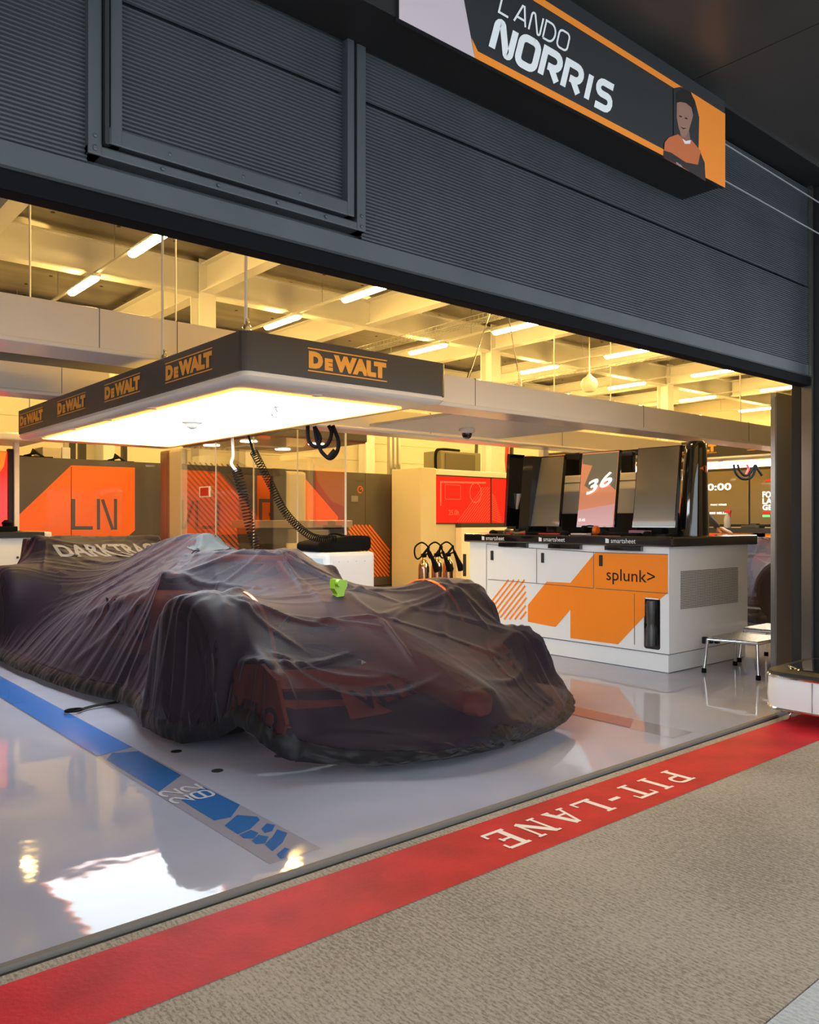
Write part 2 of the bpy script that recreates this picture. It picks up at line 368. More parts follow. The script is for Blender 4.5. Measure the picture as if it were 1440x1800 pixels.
for pg in [[(655,508),(735,460),(868,525),(835,570),(775,582)], [(812,600),(858,562),(930,568),(940,580),(905,613),(860,632)], [(866,634),(908,616),(935,627),(918,648),(880,646)],
           [(945,612),(965,592),(995,598),(985,620),(958,628)], [(910,655),(935,634),(972,640),(960,664),(925,668)], [(958,668),(985,642),(1002,614),(1040,627),(1022,662),(985,694)], [(1000,705),(1030,680),(1062,690),(1050,712),(1015,722)]]:
    fpoly([[z1(*p) for p in pg]], 'blue2', 'hexagon_print')
tx = MB()
for dy, dx, s_ in ((0, 0, '02'), (.085, 0, '22')):
    pass
word2 = {'2': [arc(.5, .72, .42, .27, 165, -20, 8)+[(.05, .04), (.98, .04)]], '0': [OO, [(.0, .5), (1, .5)]]}
for (s_, yy) in (('02', .80), ('22', .70)):
    for i, c in enumerate(s_):
        pass
for r_, s_ in enumerate(('02', '22')):
    for i, c in enumerate(s_):
        strokes(tx, word2[c], (1.530-.092*r_, .80+.10*i, 0), (0, 1, 0), (-1, 0, 0), .082, .076, .013, lift=.0024)
to = tx.build('year_digits', 'filmtext'); to.parent = fo
fs2 = MB().add([(3.70, .085, 0), (3.89, .085, 0), (3.90, 1.9, 0), (3.72, 1.9, 0)], [(0, 1, 2, 3)]).build('floor_stripe', 'floor2'); fs2.location.z = .0008
tag(fs2, 'dull purple stripe on the glossy floor right of the covered car', 'floor marking')
q = MB().add([(3.715, .35, .0016), (3.885, .45, .0016), (3.89, 1.88, .0016), (3.73, 1.88, .0016)], [(0, 1, 2, 3)]).build('band', mat('purple_film', (.13, .12, .22), .12, coat=.5)); q.parent = fs2
for i, (u, v) in enumerate(((310, 1321), (492, 1329), (382, 1355))):
    p = oz(u, v); o = MB().lathe([(.026, -.01), (.026, .002), (.022, .0024), (.001, .0022)], (p.x, p.y, 0), k=20).build('floor_socket', 'black')
    tag(o, ['round black socket in the floor nearest the front tyre', 'round black socket in the floor under the front wing end', 'round black socket in the floor, nearest the blue stripe'][i], 'floor socket', 'floor sockets')

# --- shutter door
sh = empty('door_1', (0, 0, 1.92)); struct(sh); tag(sh, 'dark blue-grey corrugated shutter raised above the garage opening', 'shutter')
B(-3, 5.04, .03, .06, 1.94, 3.4).build('backing_sheet', 'shutter', sh)
B(-3, 5.04, -.02, .05, 1.92, 1.975, bev=.008).build('rubber_seal', 'rubber', sh)
B(-3, 5.04, -.012, .05, 1.972, 1.984).build('seal_clip', 'black', sh)
B(-3, 5.04, -.004, .05, 1.984, 2.048).build('bottom_rail', 'shutter', sh)
def ribs(x0, x1, z0, z1, y=.0, pitch=.0118, dep=.0065):
    mb = MB(); n_ = int((z1-z0)/pitch); pitch = (z1-z0)/n_; vs_ = []
    for i in range(n_):
        z = z0+i*pitch
        for dz, dy in ((0, dep), (.28, 0), (.62, 0), (.9, dep)): vs_ += [(x0, y+dy, z+dz*pitch), (x1, y+dy, z+dz*pitch)]
    vs_ += [(x0, y+dep, z1), (x1, y+dep, z1)]
    return mb.add(vs_, [(2*i, 2*i+1, 2*i+3, 2*i+2) for i in range(len(vs_)//2-1)])
for (a, c) in ((-3, .75), (1.66, 5.04)):
    for (z0_, z1_) in ((2.052, 2.515), (2.527, 3.12), (3.13, 3.4)): ribs(a, c, z0_, z1_).build('corrugated_sheet', 'shutter', sh)
for (z0_, z1_) in ((2.16, 2.515), (2.525, 3.12)): ribs(.832, 1.582, z0_, z1_, .004).build('corrugated_sheet', 'shutter', sh)
for n_, a in (('hatch_frame', (.745, .782, -.022, .04, 2.07, 3.3)), ('hatch_frame', (1.625, 1.662, -.022, .04, 2.07, 3.3)), ('hatch_frame', (.745, 1.662, -.020, .04, 2.07, 2.097)),
              ('hatch_leaf_frame', (.803, .835, -.026, .04, 2.108, 3.3)), ('hatch_leaf_frame', (1.583, 1.611, -.026, .04, 2.108, 3.3)), ('hatch_leaf_frame', (.8, 1.611, -.024, .04, 2.108, 2.155)),
              ('hinge_strip', (.784, .797, -.036, .02, 2.10, 3.3))):
    B(*a, bev=.004).build(n_, 'shutter' if n_ != 'hinge_strip' else 'groove', sh)
B(.782, 1.625, .004, .03, 2.097, 2.108).build('gap', 'groove', sh)
for (x, z) in ((.763, 2.09), (.763, 2.12), (.763, 2.085), (1.643, 2.12), (1.643, 2.085), (.95, 2.084), (1.12, 2.084), (1.32, 2.084), (1.5, 2.084), (.82, 2.13), (.97, 2.13), (1.2, 2.13), (1.4, 2.13), (1.595, 2.13)):
    MB().lathe([(.006, 0), (.0055, -.004), (.001, -.005)], (x, -.021, z), 'y', k=10).build('rivet', 'shutter', sh)
# right jamb and its guide
j = MB(); j.box(5.09, 5.9, -.16, .12, 0, 3.6); struct(j.build('wall_right_jamb', 'black'))
g = MB(); g.box(5.045, 5.07, -.02, .04, 0, 3.3); g.box(5.072, 5.085, .0, .03, 0, 3.3); struct(tag(g.build('trim_3', mat('guide_rail_steel', (.35, .33, .30), .25, .9)), 'steel shutter guide rail at the right edge of the opening', 'guide rail'))
struct(B(-8, 24, .06, .35, 3.1, 5.2).build('wall_front', 'clad'))
B(-3, 5.04, .062, .068, 1.93, 3.4).build('inner_lining', 'cream', sh)  # unseen pale sheet added to bounce tube light onto the gantry arms
# soffit of the balcony above the pit lane
so = MB()
for a, c in ((-8, 1.0), (1.006, 3.455), (3.461, 5.9), (5.906, 8.4), (8.406, 24)): so.box(a, c, -3.1, -.16, 3.15, 3.3)
struct(so.build('ceiling_soffit', 'soffit'))
struct(B(-8, 24, -.16, .35, 3.13, 3.4).build('trim_4', 'black'))
struct(B(5.9, 24, -.05, .12, 0, 3.6).build('wall_front_right', mat('dark_pier', (.03, .033, .037), .5)))
for z_ in (2.93, 2.75):
    o = MB().tube([(3.62, -.16, z_+.02), (5.2, -.14, z_+.01), (6.4, -.14, z_)], .004).build('conduit', mat('grey_conduit_%d' % int(z_*100), (.25, .25, .26), .4), None, True)
    tag(o, 'thin grey pipe along the wall right of the banner, %s one' % ('upper' if z_ > 2.9 else 'lower'), 'conduit', 'thin pipes beside the banner')

# --- name banner
BY = -.214
bn = empty('name_banner', (2.6, BY, 2.68), 'long black name banner with orange edges above the opening', 'banner')
B(.95, 3.64, BY, -.005, 2.69, 3.10).build('housing', 'black', bn)
def K(pts, nm, m, dy, sub=None):
    mb = MB(); P_ = [oy(u, v, BY) for u, v in pts]; P_ = [Vector((p.x, BY-dy, p.z)) for p in P_]
    mb.add(P_, [tuple(range(len(P_)))]); o = mb.build(nm, m, sub or bn)
    return o
def t3(x, y): return (700+x/2.4, y/2.4)
x0b = oy(697, 10, BY).x; x1b = 3.64; zb0 = 2.68; zb1 = 3.03
def XZ(pts, nm, m, dy, par=bn):
    return MB().add([(x, BY-dy, z) for x, z in pts], [tuple(range(len(pts)))]).build(nm, m, par)
B(x0b, x1b, BY-.012, BY+.004, zb0, zb1+.06).build('board', 'bannerblk', bn)
XZ([(x0b, zb0), (1.97, zb0), (1.85, zb1+.06), (x0b, zb1+.06)], 'pale_panel', 'pinkb', .0135)
XZ([(1.97, zb0+.0), (3.30, zb0), (3.30, zb0+.028), (1.985, zb0+.028), (1.955, zb0+.062)], 'lower_stripe', 'orangeb', .0136)
XZ([(2.0, 3.0), (3.35, 3.0), (3.35, 3.028), (2.0, 3.028)], 'upper_stripe', 'orangeb', .0136)
XZ([(3.33, zb0), (x1b, zb0), (x1b, zb1), (3.30, zb1)], 'orange_panel', 'orangeb', .0138)
lt = MB()
def px_word(s, bl, br, tl, width, gap, O_dy=.0145):
    a = oy(*bl, BY); c = oy(*br, BY); t_ = oy(*tl, BY)
    word(lt, s, (a.x, BY-O_dy, a.z), (1, 0, 0), (0, 0, 1), c.x-a.x, t_.z-a.z, width, gap)
word_aff(lt, 'NORRIS', (2.052, BY-.0125, 2.745), (.672, 0, 0), (.034, 0, .104), .031, .42)
word_aff(lt, 'LANDO', (2.088, BY-.0125, 2.884), (.372, 0, 0), (.022, 0, .072), .009, .30)
lt.build('lettering', 'whiteb', bn)
pc = empty('portrait', (3.4, BY, 2.7)); pc.parent = bn; pc.matrix_parent_inverse = bn.matrix_basis.inverted()
pc.location = (3.4, BY, 2.7)
def PP(pts, nm, m, dy):
    P_ = [oy(*t3(x, y), BY) for x, y in pts]
    return MB().add([(p.x, BY-dy, p.z) for p in P_], [tuple(range(len(P_)))]).build(nm, m, pc)
bpy.context.view_layer.update()
PP([(1150,650),(1150,378),(1180,372),(1215,385),(1240,430),(1258,500),(1255,640)], 'backdrop', 'bannerblk', .0150)
PP([(1163,430),(1180,420),(1205,432),(1226,455),(1232,490),(1224,520),(1212,560),(1198,585),(1184,580),(1170,545),(1162,500)], 'face', mat('portrait_skin', (.36,.19,.14), .5), .0158)
PP([(1176,560),(1215,560),(1222,610),(1180,605)], 'neck', mat('portrait_neck', (.27,.13,.10), .5), .0154)
PP([(1160,440),(1158,400),(1185,378),(1222,395),(1240,440),(1232,495),(1224,460),(1200,440),(1176,436)], 'hair', mat('portrait_hair', (.010,.007,.006), .5), .0162)
PP([(1106,670),(1112,605),(1130,585),(1168,572),(1200,600),(1225,596),(1262,640),(1280,700),(1284,765),(1200,720)], 'suit', mat('portrait_suit', (.62,.16,.05), .5), .0156)
PP([(1106,670),(1108,640),(1140,650),(1200,690),(1252,700),(1262,650),(1280,690),(1284,770),(1190,712)], 'suit_panel', mat('portrait_dark_suit', (.03,.02,.02), .5), .0160)
PP([(1185,590),(1200,600),(1222,596),(1218,612),(1196,612)], 'collar', 'white', .0161)
for dx in (0, 24): PP([(1172+dx,492+dx*.35),(1184+dx,496+dx*.35),(1183+dx,501+dx*.35),(1172+dx,498+dx*.35)], 'eye', mat('portrait_eye', (.01,.01,.01), .5), .0164)
PP([(1176,540),(1190,545),(1204,546),(1190,551)], 'mouth', mat('portrait_mouth', (.05,.015,.015), .5), .0164)
mk = MB(); p = oy(*t3(1158, 683), BY); put_text(mk, 'splunk>', (p.x, BY-.0164, p.z-.016), (1, 0, -.12), (0, 0, 1), .048, .013); mk.build('chest_print', 'white', pc)

# ================================================================== CEILING STRUCTURE
ZB = 4.40
struct(B(-8, 24, .35, 13.2, 4.92, 5.05).build('ceiling', 'deck'))
dots = MB()
for i in range(28):
    for j_ in range(14):
        x = -1+i*.8+.17*(j_ % 2); y = 3.4+j_*.7+.1*math.sin(i*3.1)
        dots.lathe([(.028, 0), (.026, -.006), (.001, -.007)], (x, y, 4.92), k=8)
struct(tag(dots.build('ceiling_sockets', 'black'), 'small dark cast-in sockets dotting the ceiling deck', 'sockets'))
def ibeam_x(y, x0, x1, zb=ZB, hh=.46, fw_=.20):
    return MB().box(x0, x1, y-.012, y+.012, zb+.02, zb+hh-.02).box(x0, x1, y-fw_/2, y+fw_/2, zb, zb+.022).box(x0, x1, y-fw_/2, y+fw_/2, zb+hh-.022, zb+hh)
def ibeam_y(x, y0, y1, zb=ZB+.02, hh=.42, fw_=.20):
    return MB().box(x-.012, x+.012, y0, y1, zb+.02, zb+hh-.02).box(x-fw_/2, x+fw_/2, y0, y1, zb, zb+.022).box(x-fw_/2, x+fw_/2, y0, y1, zb+hh-.022, zb+hh)
for i, y in enumerate((4.9, 8.88, 12.6)):
    struct(tag(ibeam_x(y, -8, 24).build('beam', 'cream'), 'cream steel beam crossing the ceiling parallel to the opening, number %d back' % (i+1), 'beam', 'cross beams'))
for i, x in enumerate((-.6, 2.4, 5.45, 8.45, 11.5, 14.5, 17.6, 20.6)):
    o = MB()
    for ya, yb in ((.4, 4.78), (5.02, 8.76), (9.0, 12.48)):
        m_ = ibeam_y(x, ya, yb); o.add(m_.v, m_.f)
    struct(tag(o.build('beam', 'cream'), 'cream steel beam running back into the garage, %s from the left' % ['first', 'second', 'third', 'fourth', 'fifth', 'sixth', 'seventh', 'eighth'][i], 'beam', 'long beams'))
for i, (x, y) in enumerate(((5.45, 8.88), (11.5, 8.88), (17.6, 8.88), (5.45, 12.85), (8.4, 12.85), (2.3, 12.85), (11.5, 12.85))):
    c_ = MB().box(x-.13, x+.13, y-.145, y-.125, 0, 4.9).box(x-.13, x+.13, y+.125, y+.145, 0, 4.9).box(x-.012, x+.012, y-.125, y+.125, 0, 4.9)
    if y < 10:
        for z_ in (4.5, 4.58, 4.66, 4.74): c_.lathe([(.014, 0), (.012, -.012), (.001, -.014)], (x+.05, y-.145, z_), 'y', k=8)
    struct(tag(c_.build('column', 'cream'), 'cream steel column %s' % ('in front of the partition wall' if y < 10 else 'against the rear wall'), 'column', 'steel columns'))
# rear and side walls
cl = MB(); z = 0
while z < 4.9:
    cl.box(-8, 24, 13.05, 13.2, z+.008, min(z+.42, 4.9)); cl.box(-8, 24, 13.07, 13.2, z, z+.008); z += .42
struct(cl.build('wall_back', 'clad'))
struct(B(-8.1, -8, 0, 13.2, 0, 5).build('wall_left', 'clad')); struct(B(24, 24.1, 0, 13.2, 0, 5).build('wall_right', 'clad'))

# --- fluorescent fittings
def fitting(x, y, z, L=1.0):
    t_ = empty('tube_light', (x, y, z))
    B(x-.055, x+.055, y-L/2-.02, y+L/2+.02, z+.045, z+.085, bev=.01).build('housing', 'cream', t_)
    ring = []
    for yy, s_ in ((-L/2, .55), (-L/2+.02, .9), (-L/2+.05, 1), (L/2-.05, 1), (L/2-.02, .9), (L/2, .55)):
        ring.append([(x+.058*s_*math.cos(a_), y+yy, z+.045+.05*s_*min(0, math.sin(a_))) for a_ in [2*PI*k_/16 for k_ in range(16)]])
    MB().loft(ring).build('diffuser', 'tube', t_)
    return t_
rows = [('foremost', 2.52), ('front', 4.69), ('nearest', 6.86), ('middle', 9.03), ('far', 11.24)]  # the two rows nearest the shutter are out of view, added to brighten the bay
ordn = ['first', 'second', 'third', 'fourth', 'fifth', 'sixth', 'seventh']
proto = None
for rn, y in rows:
    for k_ in range(7):
        x = 3.78+3.08*k_ if False else 1.18*3.2+.972*3.2*k_
        if y < 7 and k_ == 6: continue
        if proto is None: proto = fitting(x, y, 4.245); t_ = proto; px0 = (x, y)
        else:
            t_ = copy_tree(proto); t_.location = (x, y, 4.245)
        tag(t_, 'lit yellow tube light under the ceiling, %s from the left in the %s row' % (ordn[k_], rn), 'ceiling light', 'ceiling tube lights')
tp = None
for k_ in range(7):
    x = 1.18*3.2+.972*3.2*k_
    if tp is None:
        tp = empty('light_rail', (x, 2, 4.33)); B(x-.02, x+.02, .4, 13, 4.33, 4.36).build('rail', 'cream', tp)
        for yy in (3.2, 5.7, 7.9, 10.1, 12.2): MB().tube([(x, yy, 4.36), (x, yy, 4.92)], .006, 6).build('hanger', 'steel', tp)
        t_ = tp
    else:
        t_ = copy_tree(tp); t_.location = (x, 2, 4.33)
    tag(t_, 'thin rail hung under the ceiling carrying tube lights, %s from the left' % ordn[k_], 'light rail', 'light rails')
# cable trays of wire mesh
def tray(p0, p1, wd, name, label):
    p0 = Vector(p0); p1 = Vector(p1); d = (p1-p0).normalized(); s_ = Vector((-d.y, d.x, 0)); L = (p1-p0).length; mb = MB()
    for k_ in range(5): mb.tube([p0+s_*wd*(k_/4-.5), p1+s_*wd*(k_/4-.5)], .005, 4)
    for e_ in (-.5, .5): mb.tube([p0+s_*wd*e_+Vector((0, 0, .07)), p1+s_*wd*e_+Vector((0, 0, .07))], .005, 4)
    for i in range(int(L/.1)+1):
        a_ = p0+d*i*.1; mb.tube([a_-s_*wd/2+Vector((0, 0, .07)), a_-s_*wd/2, a_+s_*wd/2, a_+s_*wd/2+Vector((0, 0, .07))], .004, 4)
    tag(mb.build(name, 'steel'), label, 'cable tray')
tray((-.05, 3, 4.3), (1.2, 12, 4.3), .3, 'cable_tray', 'wire mesh cable tray at the upper left, beside the left beam')
tray((9.3, 3, 4.30), (9.3, 12, 4.30), .25, 'cable_tray', 'wire mesh cable tray in the middle of the ceiling')
tray((14.2, 3, 4.30), (14.2, 12, 4.30), .25, 'cable_tray', 'wire mesh cable tray towards the right of the ceiling')
p = oy(437, 392, 9.0)
p = oz(1036, 676, 3.75)
sp_ = empty('globe_lamp', (p.x, p.y, 3.7), 'small cream globe hanging under the right ceiling', 'globe lamp')
MB().lathe([(.001, -.16), (.09, -.14), (.15, -.06), (.165, .02), (.13, .11), (.06, .16), (.035, .2)], (p.x, p.y, 3.75), k=20).build('globe', 'cream', sp_, True)
MB().tube([(p.x, p.y, 3.94), (p.x, p.y, 4.9)], .012).build('rod', 'cream', sp_)

# ================================================================== GANTRY CANOPIES
GX0, GX1, GY0, GY1, GZ0, GZ1 = 1.875, 3.18, 1.20, 4.95, 1.812, 1.998
def rrect(x0, x1, y0, y1, r, n_=6):
    out = []
    for cx_, cy_, a0 in ((x1-r, y1-r, 0), (x0+r, y1-r, 90), (x0+r, y0+r, 180), (x1-r, y0+r, 270)):
        for i in range(n_+1):
            a_ = math.radians(a0+90*i/n_); out.append((cx_+r*math.cos(a_), cy_+r*math.sin(a_)))
    return out
def ringz(pts, z): return [(x, y, z) for x, y in pts]
cp = empty('light_canopy', (2.5, 3.0, 1.8), 'black-edged hanging light canopy with amber logos above the nearest covered car', 'light canopy', 'light canopies')
out_ = rrect(GX0, GX1, GY0, GY1, .05); inn_ = rrect(GX0+.03, GX1-.03, GY0+.03, GY1-.03, .04)
fm = MB(); k_ = len(out_)
vsr = ringz(out_, GZ0)+ringz(out_, GZ1)+ringz(inn_, GZ1)+ringz(inn_, GZ0)
fm.add(vsr, [(a_*k_+i, a_*k_+(i+1) % k_, ((a_+1) % 4)*k_+(i+1) % k_, ((a_+1) % 4)*k_+i) for a_ in range(4) for i in range(k_)])
fm.build('fascia', 'fascia', cp)
lip = MB()
rr = [ringz(rrect(GX0+.008, GX1-.008, GY0+.008, GY1-.008, .05), 1.811), ringz(rrect(GX0+.004, GX1-.004, GY0+.004, GY1-.004, .05), 1.79), ringz(rrect(GX0+.018, GX1-.018, GY0+.018, GY1-.018, .05), 1.772), ringz(rrect(GX0+.06, GX1-.06, GY0+.06, GY1-.06, .05), 1.764)]
lip.loft(rr); lip.build('white_tray', 'gwhite', cp, True)
def rring(x0, x1, y0, y1, r, w_, z0, z1):
    a_ = rrect(x0, x1, y0, y1, r); b_ = rrect(x0+w_, x1-w_, y0+w_, y1-w_, max(r-w_, .005)); k = len(a_)
    v = ringz(a_, z0)+ringz(b_, z0)+ringz(b_, z1)+ringz(a_, z1)
    return MB().add(v, [(q_*k+i, q_*k+(i+1) % k, ((q_+1) % 4)*k+(i+1) % k, ((q_+1) % 4)*k+i) for q_ in range(4) for i in range(k)])
PX0, PX1, PY0, PY1 = 1.985, 3.03, 1.44, 4.62
rring(PX0-.02, PX1+.02, PY0-.02, PY1+.02, .06, .022, 1.757, 1.766).build('light_strip', 'led', cp)
MB().prism([(x, y, 1.760) for x, y in rrect(PX0, PX1, PY0, PY1, .05)], (0, 0, .006)).build('light_panel', 'panel', cp)
for (u, v) in ((245, 748), (165, 737)):
    pass
for (x, y) in ((1.94, 2.4), (1.94, 3.1), (1.94, 3.8), (1.94, 4.5), (2.4, 1.37)):
    MB().lathe([(.028, 0), (.026, -.007), (.001, -.008)], (x, y, 1.764), k=16).build('downlight', 'gwhite', cp)
p = oz(338, 746, 1.75)
MB().lathe([(.075, .01), (.072, 0), (.055, -.006), (.045, -.02), (.03, -.035), (.012, -.042), (.001, -.043)], (p.x, p.y, 1.76), k=24).build('sensor_dome', 'gwhite', cp, True)
p = oz(485, 716, 1.75)
hk = MB().box(p.x-.018, p.x+.018, p.y-.03, p.y+.03, 1.75, 1.762)
hk.tube([(p.x, p.y, 1.75), (p.x+.005, p.y, 1.735), (p.x+.02, p.y, 1.715), (p.x+.005, p.y, 1.695), (p.x-.02, p.y, 1.70), (p.x-.025, p.y, 1.715)], .006, 8).build('hook', 'chrome', cp, True)
def dewalt(mb, O, U, V, w_, h_):
    U = Vector(U); V = Vector(V); O = Vector(O)
    strokes(mb, [[(0, .0), (1, .0)]], O+V*h_*.03, U, V, w_, h_, h_*.05); strokes(mb, [[(0, 0), (1, 0)]], O+V*h_*.97, U, V, w_, h_, h_*.05)
    y0 = .14*h_; hh = .72*h_
    put_text(mb, 'D', O+U*w_*.01+V*y0, U, V, w_*.17, hh, .08); put_text(mb, 'E', O+U*w_*.20+V*y0, U, V, w_*.10, hh*.72, .08)
    put_text(mb, 'WALT', O+U*w_*.31+V*y0, U, V, w_*.68, hh, .08)
for (u0, u1, v0) in ((35, 76, 0), (101, 151, 0), (184, 247, 0), (291, 374, 0)):
    a_ = ox(u0, 700, GX0).y; b_ = ox(u1, 700, GX0).y; mb = MB()
    dewalt(mb, (GX0, a_, 1.853), (0, -1, 0), (0, 0, 1), a_-b_, .112); mb.build('logo_print', 'dw', cp)
a_ = oy(541, 650, GY0).x; b_ = oy(680, 650, GY0).x
mb = MB(); dewalt(mb, (a_, GY0, 1.845), (1, 0, 0), (0, 0, 1), b_-a_, .118); mb.build('logo_print', 'dw', cp)
hp = MB()
for (x, y) in ((GX0+.03, GY0+.03), (GX0+.02, 2.15), (GX0+.03, 4.7), (GX1-.05, 4.7)):
    hp.tube([(x, y, 1.99), (x, y, 4.45)], .008, 8)
hp.build('suspension_rod', 'cream', cp)
for (x, y) in ((GX0+.035, GY0+.03), (GX0+.03, 2.15)):
    MB().lathe([(.02, 0), (.022, .02), (.012, .035), (.011, .06)], (x, y, 1.998), k=12).build('rod_clamp', 'chrome', cp, True)
cp2 = copy_tree(cp); cp2.location = (2.5+6.45, 3.0, 1.8); tag(cp2, 'black-edged hanging light canopy seen beyond the monitors, over the second covered car', 'light canopy')

def arm(x0, x1, y0, y1, label, joints=(), dz=0, hz=0):
    o = empty('box_duct', ((x0+x1)/2, (y0+y1)/2, 1.8), label, 'gantry arm')
    MB().box(x0, x1, y0, y1, 1.815+dz, 1.995+dz+hz, bev=.012).build('duct', 'gwhite', o)
    MB().box(x0, x1, y0-.012, y1+.012, 1.800+dz, 1.826+dz, bev=.01).build('lower_lip', 'gwhite', o)
    for x in joints: MB().box(x-.002, x+.002, y0-.0015, y1+.0015, 1.817+dz, 1.9965+dz+hz).build('joint', 'line', o)
    return o
arm(3.19, 8.31, 1.42, 1.66, 'white box gantry arm running right from the near canopy, front one', (3.62, 5.45, 7.1))
arm(3.19, 8.31, 2.82, 3.04, 'white box gantry arm running right from the near canopy, rear one behind the first', (4.5, 6.2))
arm(-4.55, 2.45, 2.30, 2.62, 'white box gantry arm running left from the near canopy, front one', (.92, 1.6, 2.05), .225, .05)
arm(-4.55, 2.25, 3.90, 4.15, 'white box gantry arm running left from the near canopy, rear one', (1.35, 1.9), .20, .06)
pl = empty('gantry_tray', (4.6, 2.2, 1.81), 'flat pale tray fixed between the two right gantry arms', 'tray')
B(3.85, 5.3, 1.68, 2.80, 1.835, 1.855).build('tray', 'cream', pl)
pl2 = MB().box(-1.2, 2.3, 2.68, 3.84, 2.20, 2.22); tag(pl2.build('cable_deck', 'darkgrey'), 'dark cable deck between the two left gantry arms', 'cable deck')
for k_ in range(4):
    x = .9+.40*k_; o = MB().tube([(x-.5, 2.75+.02*k_, 2.235), (x, 2.85+.03*k_, 2.29), (x+.1, 3.3, 2.29), (x+.3, 3.8, 2.235)], .014).build('cable_bundle', 'rubber', None, True)
    tag(o, 'black cable looping over the deck between the left gantry arms, %s from the left' % ordn[k_], 'cable', 'cables over the left deck')
d_ = oz(821, 762, 1.80); dc = empty('dome_camera', (d_.x, d_.y, 1.80), 'small dome camera hanging from the white gantry tray', 'camera')
MB().lathe([(.062, .03), (.064, .01), (.05, 0), (.045, -.004)], (d_.x, d_.y, 1.806), k=24).build('base', 'gwhite', dc, True)
MB().lathe([(.042, .002), (.041, -.012), (.032, -.032), (.015, -.043), (.001, -.045)], (d_.x, d_.y, 1.800), k=24).build('dome', 'gloss', dc, True)
for i, (a_, b_) in enumerate((((862, 548), (820, 655)), ((893, 550), (917, 600)))):
    pp = oy(*b_, 1.54); qq = oy(*a_, 1.54)
    w_ = MB().tube([(pp.x, 1.54, 1.98), (pp.x+(qq.x-pp.x)*2.2, 1.54, 1.98+(qq.z-1.98)*2.2)], .004, 6)
    w_.tube([(pp.x, 1.54, 1.99), (pp.x+(qq.x-pp.x)*.16, 1.54, 1.99+(qq.z-1.99)*.16)], .010, 8)
    tag(w_.build('suspension_wire', 'chrome'), ['slanting white wire holding the gantry arm, left one', 'slanting white wire holding the gantry arm, right one'][i], 'wire')
p = oy(960, 760, 3.06); o = MB().box(p.x-.04, p.x+.04, 3.06, 3.12, 0.9, 1.81); tag(o.build('gantry_post', 'gwhite'), 'white post rising behind the leaning screens to the gantry', 'post')

# --- hanging hoses
def spline(pts, n_=60):
    P_ = [Vector(p) for p in pts]; out = []
    seg = len(P_)-1
    for i in range(n_+1):
        t_ = i/n_*seg; k = min(int(t_), seg-1); u_ = t_-k
        p0 = P_[max(k-1, 0)]; p1 = P_[k]; p2 = P_[k+1]; p3 = P_[min(k+2, seg)]
        out.append(.5*((2*p1)+(p2-p0)*u_+(2*p0-5*p1+4*p2-p3)*u_*u_+(3*p1-p0-3*p2+p3)*u_**3))
    return out
def coil(path, r, turns, wr):
    P_ = spline(path, 200); out = []; n_ = turns*14
    for i in range(n_+1):
        t_ = i/n_*200; k = min(int(t_), 199); p = P_[k].lerp(P_[k+1], t_-k); d = (P_[k+1]-P_[k]).normalized()
        a_ = d.orthogonal().normalized(); a_ = (Vector((1, .3, 0))-d*d.dot(Vector((1, .3, 0)))).normalized(); b_ = d.cross(a_); an = 2*PI*i/14
        out.append(p+a_*r*math.cos(an)+b_*r*math.sin(an))
    return MB().tube(out, wr, 6)
def atf(u, v, dist): return CAM+(ray(u, v)/F)*dist
c1 = empty('coiled_hose', atf(407, 768, 6.6), 'coiled hose hanging from the canopy behind the car, left one', 'hose', 'coiled hoses')
MB().tube(spline([atf(408, 766, 6.55), atf(410, 800, 6.55), atf(407, 815, 6.55), atf(416, 828, 6.55)], 16), .012).build('lead', 'white', c1, True)
coil([atf(416, 826, 6.55), atf(428, 870, 6.55), atf(438, 920, 6.6), atf(452, 965, 6.6), atf(456, 980, 6.6)], .038, 36, .0042).build('coil', 'rubber', c1, True)
c2_ = empty('coiled_hose', atf(437, 768, 6.6), 'coiled hose swooping from the canopy down to the white trolley', 'hose', 'coiled hoses')
MB().tube([atf(437, 766, 6.4), atf(446, 796, 6.4)], .010).build('lead', 'rubber', c2_, True)
coil([atf(446, 794, 6.42), atf(475, 850, 6.6), atf(505, 905, 6.7), atf(548, 943, 6.85), atf(590, 947, 6.95)], .030, 56, .0042).build('coil', 'rubber', c2_, True)
lp = empty('hose_loops', (3.2, 2.4, 1.77), 'thick black hoses looped under the right edge of the near canopy', 'hose')
for pts in ([(541, 748), (543, 775), (556, 785), (563, 770), (553, 750)], [(553, 750), (560, 782), (575, 782), (583, 762), (578, 748)], [(585, 748), (595, 775), (592, 795), (580, 806), (566, 795), (561, 784)]):
    MB().tube(spline([atf(u, v, 5.7) for u, v in pts], 30), .014, 10).build('hose', 'rubber', lp, True)
MB().tube([atf(590, 792, 5.7), atf(578, 806, 5.7)], .022, 10).build('coupling', 'rubber', lp, True)

